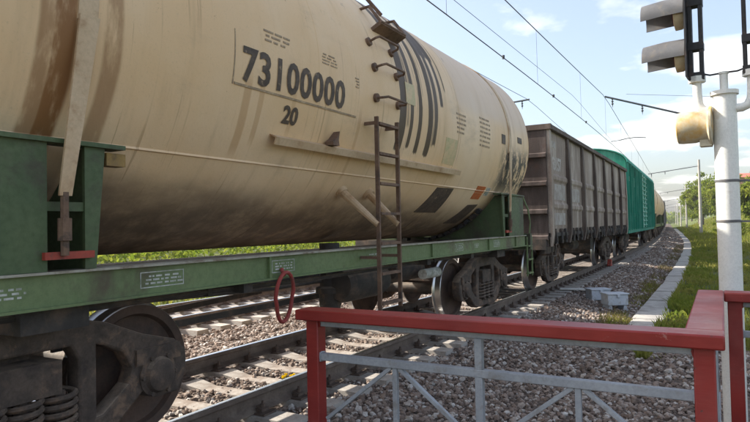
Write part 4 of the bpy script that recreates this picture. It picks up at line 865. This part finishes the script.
bl = MB(); bl.lathe([(0.0, -0.325), (0.105, -0.325), (0.118, -0.318), (0.122, -0.29), (0.122, -0.20), (0.112, -0.16), (0.118, -0.115), (0.150, -0.10), (0.150, -0.085), (0.06, -0.075), (0.0, -0.075)], 'x', (0, 0, 2.515), 32); bl.b2(-0.17, -0.09, -0.05, 0.05, 2.36, 2.41)
bl.build('bell', MAT['bell_cream'], sig, 30); m = MB(); m.cyl((-0.14, 0, 2.515), (-0.06, 0, 2.515), 0.03, n=12); m.build('bell_bracket', MAT['mast_white'], sig)
m = MB(); m.tube([(-0.178, 0, 2.93), (-0.09, 0, 2.90), (0, 0, 2.905), (0.09, 0, 2.905), (0.178, 0, 2.93)], 0.007, 6); m.build('cable', MAT['signal_black'], sig)

# ------------------------------------------------------------------ track boxes and small things
def relay_box(t, d, label):
    o = trk(t, DC + off(t)[0] - d, -0.39); root = empty('junction_box', o, YAW + math.radians(4)); setp(root, label, 'junction box', 'grey boxes on the ballast')
    m = MB(); m.b2(-0.22, 0.22, -0.17, 0.17, 0.12, 0.34); m.build('body', MAT['box_grey'], root, 30, 0.012)
    m = MB(); m.b2(-0.24, 0.24, -0.19, 0.19, 0.341, 0.37); m.b2(-0.03, 0.03, -0.205, -0.18, 0.28, 0.35); m.build('lid', MAT['box_grey'], root, 30, 0.01)
    for x in (-0.16, 0.16):
        m = MB(); m.prism([(x - 0.05, 0.0), (x + 0.05, 0.0), (x + 0.025, 0.125), (x - 0.025, 0.125)], 'y', -0.15, 0.15); m.build('foot', MAT['box_grey'], root, 30)
relay_box(13.75, 2.03, 'front grey junction box with a lid, beside the channel'); relay_box(14.55, 2.50, 'rear grey junction box partly hidden by another box')
c = trk(24.5, 0.98, -0.18); sh = empty('brake_shoe', c, head(24.5)); setp(sh, 'small red wedge-shaped brake shoe lying beside the near rail', 'brake shoe')
m = MB(); m.prism([(-0.25, 0.0), (0.28, 0.0), (0.10, 0.05), (0.02, 0.24), (-0.10, 0.26), (-0.25, 0.05)], 'x', -0.07, 0.07); m.build('wedge', MAT['red_mark'], sh, 30, 0.008); m = MB(); m.tube([(0, -0.25, 0.03), (0.02, -0.45, 0.08), (0, -0.5, 0.05)], 0.015, 6); m.build('handle', MAT['red_mark'], sh)
c = trk(15.6, 1.45, -0.185); m = MB(); m.b2(-0.42, 0.42, -0.09, 0.09, 0, 0.035); o = m.build('white_board', MAT['plank_white'], None, 30, 0.004); o.location = c; o.rotation_euler = (0, 0, 0.1); setp(o, 'white board lying on the sleeper ends past the tank wagon', 'board')

# ------------------------------------------------------------------ masts and wires
def mast(t, lat, top, arm, label, arm_end, arm_z0, arm_z1, zb=-0.4):
    root = empty('catenary_mast', trk(t, lat, zb), head(t)); setp(root, label, 'mast', 'masts of the overhead line')
    m = MB(); m.tube([(0, 0, 0), (0, 0, top - zb)], [0.20, 0.135], 14); m.build('pole', MAT['mast_concrete'], root)
    if arm:
        L = arm_end - lat; m = MB(); m.cyl((0, 0, arm_z0 - zb), (L, 0, arm_z1 - zb), 0.045, n=8); m.cyl((0, 0, min(top - 0.3, arm_z1 + 0.9) - zb), (L * 0.8, 0, arm_z1 - zb), 0.008, n=6); br = m.build('cantilever', MAT['bracket'], root)
        for u in (0.93, 0.66):
            m = MB(); p = Vector((L * u, 0, arm_z0 + (arm_z1 - arm_z0) * u - zb)); m.lathe([(0.0, 0.0), (0.05, -0.05), (0.02, -0.1), (0.06, -0.16), (0.02, -0.22), (0.06, -0.28), (0.02, -0.34), (0.0, -0.5)], 'z', p, 10); m.build('insulator', MAT['bracket'], br)
    return root
mast(32, 5.0, 7.45, True, 'catenary mast hidden behind the white signal mast, its arm reaching over the train', 0.0, 5.95, 7.75)
mast(32, -9.4, 9.5, True, 'catenary mast on the far side of the tracks behind the tank wagon', -3.75, 7.7, 8.05)
FL = ['tallest concrete catenary mast on the grassy bank, left of the signal mast', 'second concrete catenary mast along the bank', 'third concrete catenary mast along the bank', 'fourth concrete catenary mast along the bank', 'farthest concrete catenary mast along the bank']
for k, t in enumerate((86, 148, 210, 272, 334)): mast(t, 5.55, 9.1, True, FL[k], -0.3 if k == 0 else 0.2, 8.3, 7.6)
def wire(name, fn, r, label, n=40, ta=-6, tb=400):
    m = MB(); ts = [ta + (tb - ta) * (k / n) ** 1.6 for k in range(n + 1)]; m.tube([fn(t) for t in ts], r, 6); o = m.build(name, MAT['wire'], None); setp(o, label, 'wire', 'overhead wires'); return o
SUP = [-30, 32, 86, 148, 210, 272, 334, 420]
def sag(t, z, s):
    for a, b in zip(SUP, SUP[1:]):
        if a <= t <= b: u = (t - a) / (b - a); return z - s * 4 * u * (1 - u)
    return z
cw = wire('contact_wire', lambda t: trk(t, 0.02, 5.60), 0.012, 'contact wire over the train, lowest of the overhead wires', 80)
mw = wire('messenger_wire', lambda t: trk(t, 0.0, sag(t, 7.75, 0.75)), 0.014, 'messenger wire over the train, hung from the cantilever arms', 120)
wire('messenger_wire', lambda t: trk(t, -3.75, sag(t, 8.0, 0.7)), 0.012, 'messenger wire over the far track, left of the others', 120)
wire('feeder_wire', lambda t: trk(t, -1.45, sag(t, 7.9, 0.5)), 0.008, 'thin feeder wire between the two messenger wires', 120)
wire('contact_wire', lambda t: trk(t, -GAP2, 5.70), 0.012, 'contact wire over the far track', 80)
m = MB()
for t in range(4, 90, 7):
    z1 = sag(t, 7.75, 0.75); m.cyl(trk(t, 0.01, 5.60), trk(t, 0.0, z1), 0.004, n=5)
m.build('dropper', MAT['wire'], mw)
m = MB(); m.tube([trk(33, 0.5, 5.63), trk(33, 0.9, 5.70), trk(33, 1.3, 5.72), trk(33, 1.75, 5.66)], 0.022, 6); m.cyl(trk(33, 0.1, 5.6), trk(33, 0.5, 5.63), 0.016, n=6); m.build('steady_arm', MAT['bracket'], cw)
m = MB()
for t in (14.6, 20, 26): m.cyl(trk(t, 0.02, 5.57), trk(t, 0.02, 5.66), 0.035, n=8)
m.build('clamp', MAT['bracket'], cw)

# ------------------------------------------------------------------ vegetation
def grass_patch(name, n, tf, lf, zf, hmin, hmax, wd, mat, label, clump=1.0):
    T = tf(n); Lx = lf(n); V = []; keep = []
    P = np.array([trk(t, l, zf(t, l)) for t, l in zip(T, Lx)]); den = np.array([hn(t * 1.4, l * 1.9) for t, l in zip(T, Lx)]); k = rng.random(n) < np.clip(0.55 + clump * den, 0.06, 1); P = P[k]; T = T[k]; den = den[k]; n = len(P)
    a = rng.uniform(0, 2 * np.pi, n); h = rng.uniform(hmin, hmax, n) * (1 + 0.35 * den); sc = 1 + T / 60.0; ww = wd * rng.uniform(0.6, 1.3, n) * sc
    dx = np.stack([np.cos(a), np.sin(a), 0 * a], 1) * ww[:, None]; lean = np.stack([rng.normal(0, 0.35, n), rng.normal(0, 0.35, n), 0 * a], 1) * h[:, None]
    up = np.array([0, 0, 1.0])[None] * h[:, None]; V = np.stack([P - dx, P + dx, P + up * 0.55 + lean * 0.35 + dx * 0.8, P + up * 0.55 + lean * 0.35 - dx * 0.8, P + up * 0.95 + lean], 1)
    b = (np.arange(n) * 5)[:, None]; F = np.concatenate([b + np.array([[0, 1, 2]]), b + np.array([[0, 2, 3]]), b + np.array([[3, 2, 4]])], 1).reshape(-1, 3)
    o = np_mesh(name, V.reshape(-1, 3), F, MAT[mat]); setp(o, label, 'grass', None, 'stuff'); return o
grass_patch('verge_grass', 90000, lambda n: 8.5 + 75 * rng.random(n) ** 1.7, lambda n: 3.57 + 12 * rng.random(n) ** 1.6, lambda t, l: max(verge_z(t, l), -0.33) if l < 3.7 else verge_z(t, l), 0.06, 0.20, 0.010, 'grass', 'green grass on the verge and bank right of the channel')
grass_patch('bank_grass', 34000, lambda n: 40 + 130 * rng.random(n) ** 1.3, lambda n: 3.8 + 14 * rng.random(n), verge_z, 0.15, 0.42, 0.014, 'grass', 'longer sunlit grass along the bank farther off')
grass_patch('field_grass', 26000, lambda n: rng.uniform(4, 45, n), lambda n: -7.8 - 10 * rng.random(n), lambda t, l: -0.50, 0.15, 0.45, 0.02, 'grass', 'tall bright grass beyond the far track, seen under the wagons')
grass_patch('dry_weeds', 6000, lambda n: 10 + 40 * rng.random(n) ** 1.4, lambda n: rng.uniform(2.55, 3.12, n), ballast_z, 0.04, 0.16, 0.006, 'dry_weed', 'dry brown weeds along the edge of the channel', 1.2)
grass_patch('edge_weeds', 3000, lambda n: 10 + 12 * rng.random(n), lambda n: rng.uniform(2.7, 3.1, n), ballast_z, 0.03, 0.10, 0.008, 'grass', 'low green weeds beside the junction boxes', 1.6)
def leaf_cloud(centres, radii, n_each, size):
    cs = np.repeat(np.array(centres), n_each, 0); rs = np.repeat(np.array(radii), n_each, 0); n = len(cs)
    d = rng.normal(size=(n, 3)); d /= np.linalg.norm(d, axis=1, keepdims=True); P = cs + d * rs * (rng.random((n, 1)) ** 0.45)
    a = rng.normal(size=(n, 3)); a /= np.linalg.norm(a, axis=1, keepdims=True); b = np.cross(a, rng.normal(size=(n, 3))); b /= np.linalg.norm(b, axis=1, keepdims=True)
    s = size * rng.uniform(0.5, 1.3, (n, 1)); V = np.stack([P - a * s, P + b * s * 0.55, P + a * s, P - b * s * 0.55], 1); F = (np.arange(n) * 4)[:, None] + np.array([[0, 1, 2, 3]])
    return V.reshape(-1, 3), F
def tree(t, lat, zb, h, wdt, label, n_cl=60, n_each=130, size=0.17, name='broadleaf_tree'):
    root = empty(name, trk(t, lat, zb)); setp(root, label, 'tree' if 'tree' in name else 'bush', 'trees and bushes on the bank'); m = MB(); th = h * 0.45
    m.tube([(0, 0, -0.3), (0.05, 0.02, th * 0.5), (0.0, 0.08, th), (0.1, 0, h * 0.8)], [h * 0.028, h * 0.022, h * 0.017, h * 0.005], 8); cen = []; rad = []
    for k in range(8):
        a = k * 2.4; z0 = th * (0.5 + 0.08 * k); e = Vector((math.cos(a) * wdt * 0.35, math.sin(a) * wdt * 0.35, z0 + h * 0.28)); m.tube([(0, 0, z0), tuple(e * 0.5 + Vector((0, 0, z0 * 0.55))), tuple(e)], [h * 0.011, h * 0.007, h * 0.003], 6)
    m.build('trunk', MAT['bark'], root)
    for k in range(n_cl):
        d = Vector(rng.normal(size=3)).normalized(); r = random.uniform(0.35, 1.0); z = h * 0.52 + d.z * r * h * 0.46; q = math.sqrt(max(0.15, 1 - ((z - h * 0.46) / (h * 0.58)) ** 2)); cen.append((d.x * r * wdt * 0.5 * q, d.y * r * wdt * 0.5 * q, z)); s = random.uniform(0.09, 0.17) * wdt; rad.append((s, s, s * 0.8))
    V, F = leaf_cloud(cen, rad, n_each, size); np_mesh('crown', V, F, MAT['leaf'], root)
# bank position helpers: lateral distance from the near track centre
TREES = [(118, 7.2, 1.0, 8.6, 6.5, 'rounded green tree just behind the tallest catenary mast'), (104, 9.6, 1.6, 8.2, 6.5, 'green tree peeking out left of the white signal mast'), (150, 8.0, 1.0, 8.0, 7.0, 'tree behind the second catenary mast on the bank'),
         (60, 8.6, 1.4, 3.7, 3.6, 'low spreading tree right of the signal mast'), (72, 11.0, 2.0, 4.6, 5.0, 'dark green tree at the right edge, behind the low spreading one'), (190, 10, 1.4, 9.0, 8.0, 'distant pale tree far along the bank'), (240, 9.5, 1.4, 9.0, 9.0, 'last tree before the bank fades out')]
for a in TREES: tree(*a)
for k, (t, lat, h, wd_, lb) in enumerate(((40, 7.4, 0.9, 1.3, 'small leafy bush low on the bank behind the signal mast'), (54, 7.0, 1.1, 1.6, 'small bush on the bank between mast and channel'), (33, 8.2, 1.0, 1.6, 'round bush on the bank at the right edge'), (78, 7.2, 1.5, 2.4, 'bush at the foot of the tallest catenary mast'))):
    tree(t, lat, verge_z(t, lat), h, wd_, lb, 16, 70, 0.075, 'leafy_bush')
# dandelion by the rail
dn = empty('dandelion', trk(5.05, 0.62, -0.24)); setp(dn, 'yellow flowering weed growing beside the rail behind the red post', 'flower')
m = MB()
for k in range(7):
    a = k * 0.9; r = 0.05 + 0.02 * (k % 3); m.tube([(0, 0, 0), (r * 0.6 * math.cos(a), r * 0.6 * math.sin(a), 0.10), (r * math.cos(a), r * math.sin(a), 0.17 + 0.02 * (k % 2))], 0.003, 5)
m.build('stem', MAT['grass'], dn)
V, F = leaf_cloud([(0.06 * math.cos(k * 0.9), 0.06 * math.sin(k * 0.9), 0.18 + 0.02 * (k % 2)) for k in range(7)], [(0.016, 0.016, 0.01)] * 7, 40, 0.012); np_mesh('blossom', V, F, MAT['flower'], dn)
V, F = leaf_cloud([(0, 0, 0.05)], [(0.12, 0.12, 0.05)], 90, 0.035); np_mesh('leaves', V, F, MAT['grass'], dn)

# ------------------------------------------------------------------ buildings beyond the bank
bd = empty('brick_block', trk(170, 30, 1.5), 0.2); setp(bd, 'long pale apartment block with red brick top storey beyond the trees', 'building')
m = MB(); m.b2(-14, 40, -6, 6, 0, 7.6); m.build('wall', MAT['plaster'], bd, None); m = MB(); m.b2(-14.05, 40.05, -6.05, 6.05, 7.6, 9.7); m.build('upper_wall', MAT['brick_wall'], bd, None)
m = MB(); m.prism([(-6.6, 9.7), (6.6, 9.7), (0, 11.0)], 'x', -14.5, 40.5); m.build('roof', MAT['roof_red'], bd, None)
for fl in range(4):
    for k in range(17):
        x = -12.4 + k * 3.1; m = MB(); z = 0.9 + fl * 2.3; m.b2(x - 0.7, x + 0.7, -6.12, -6.0, z, z + 1.35); wn = m.build('window', MAT['window_glass'], bd, None); m = MB(); m.b2(x - 0.8, x + 0.8, -6.2, -6.02, z - 0.12, z - 0.02); m.b2(x - 0.04, x + 0.04, -6.15, -6.121, z, z + 1.35); m.build('frame', MAT['plaster'], wn, None)
gh = empty('white_hut', trk(47, 9.2, 0.95), 0.15); setp(gh, 'small white hut on the bank at the right edge', 'hut')
m = MB(); m.b2(-1.6, 1.6, -1.2, 1.2, 0, 2.0); m.build('wall', MAT['plaster'], gh, None); m = MB(); m.b2(-1.8, 1.8, -1.4, 1.4, 2.0, 2.15); m.build('roof', MAT['concrete'], gh, None); m = MB(); m.b2(-0.4, 0.4, -1.24, -1.2, 0, 1.7); m.build('door', MAT['box_grey'], gh, None)

# a far-off wood closes the horizon
cen = []; rad = []
for k in range(420):
    a = math.radians(rng.uniform(-75, 75)); dd = rng.uniform(480, 620); h = rng.uniform(4, 11); cen.append((math.sin(a) * dd, math.cos(a) * dd, h * 0.5 - 1)); rad.append((rng.uniform(8, 16), 6, h * 0.6))
V, F = leaf_cloud(cen, rad, 60, 1.6); o = np_mesh('far_wood', V, F, MAT['leaf']); setp(o, 'far-off wood along the horizon', 'wood', None, 'stuff')

# scrub beyond the far track, seen through the gaps under the wagons
cen = []; rad = []
for k in range(420):
    t = rng.uniform(4, 130); l = rng.uniform(-34, -15); p = trk(t, l, 0.2); h = rng.uniform(0.5, 1.3); cen.append((p.x, p.y, h * 0.6)); rad.append((rng.uniform(0.8, 1.6), rng.uniform(0.8, 1.6), h))
V, F = leaf_cloud(cen, rad, 160, 0.13); o = np_mesh('far_scrub', V, F, MAT['leaf']); setp(o, 'sunlit scrub beyond the far track, seen through the gap under the tank', 'scrub', None, 'stuff')
cen = []; rad = []
for k in range(260):
    t = 9.6 + 50 * rng.random() ** 1.5; l = 3.75 + 5 * rng.random() ** 1.4; p = trk(t, l, verge_z(t, l)); r = rng.uniform(0.08, 0.30); cen.append((p.x, p.y, p.z + r * 0.4)); rad.append((r, r, r * 0.6))
V, F = leaf_cloud(cen, rad, 60, 0.045); o = np_mesh('verge_weeds', V, F, MAT['grass']); setp(o, 'clumps of broad-leaved weeds in the verge grass', 'weeds', None, 'stuff')
# air
hz = MB(); hz.b2(-700, 700, -60, 700, -2.3, 22); ho = hz.build('haze', None, None, None); ho['kind'] = 'stuff'; ho['label'] = 'thin summer haze over the line'; ho['category'] = 'haze'
hm = bpy.data.materials.new('haze'); hm.use_nodes = True; ht = hm.node_tree; ht.nodes.clear(); ho_ = ht.nodes.new('ShaderNodeOutputMaterial'); pv = ht.nodes.new('ShaderNodeVolumePrincipled')
pv.inputs['Color'].default_value = (0.9, 0.93, 0.97, 1); pv.inputs['Density'].default_value = 0.00035; pv.inputs['Anisotropy'].default_value = 0.3; ht.links.new(pv.outputs[0], ho_.inputs['Volume']); ho.data.materials.append(hm)
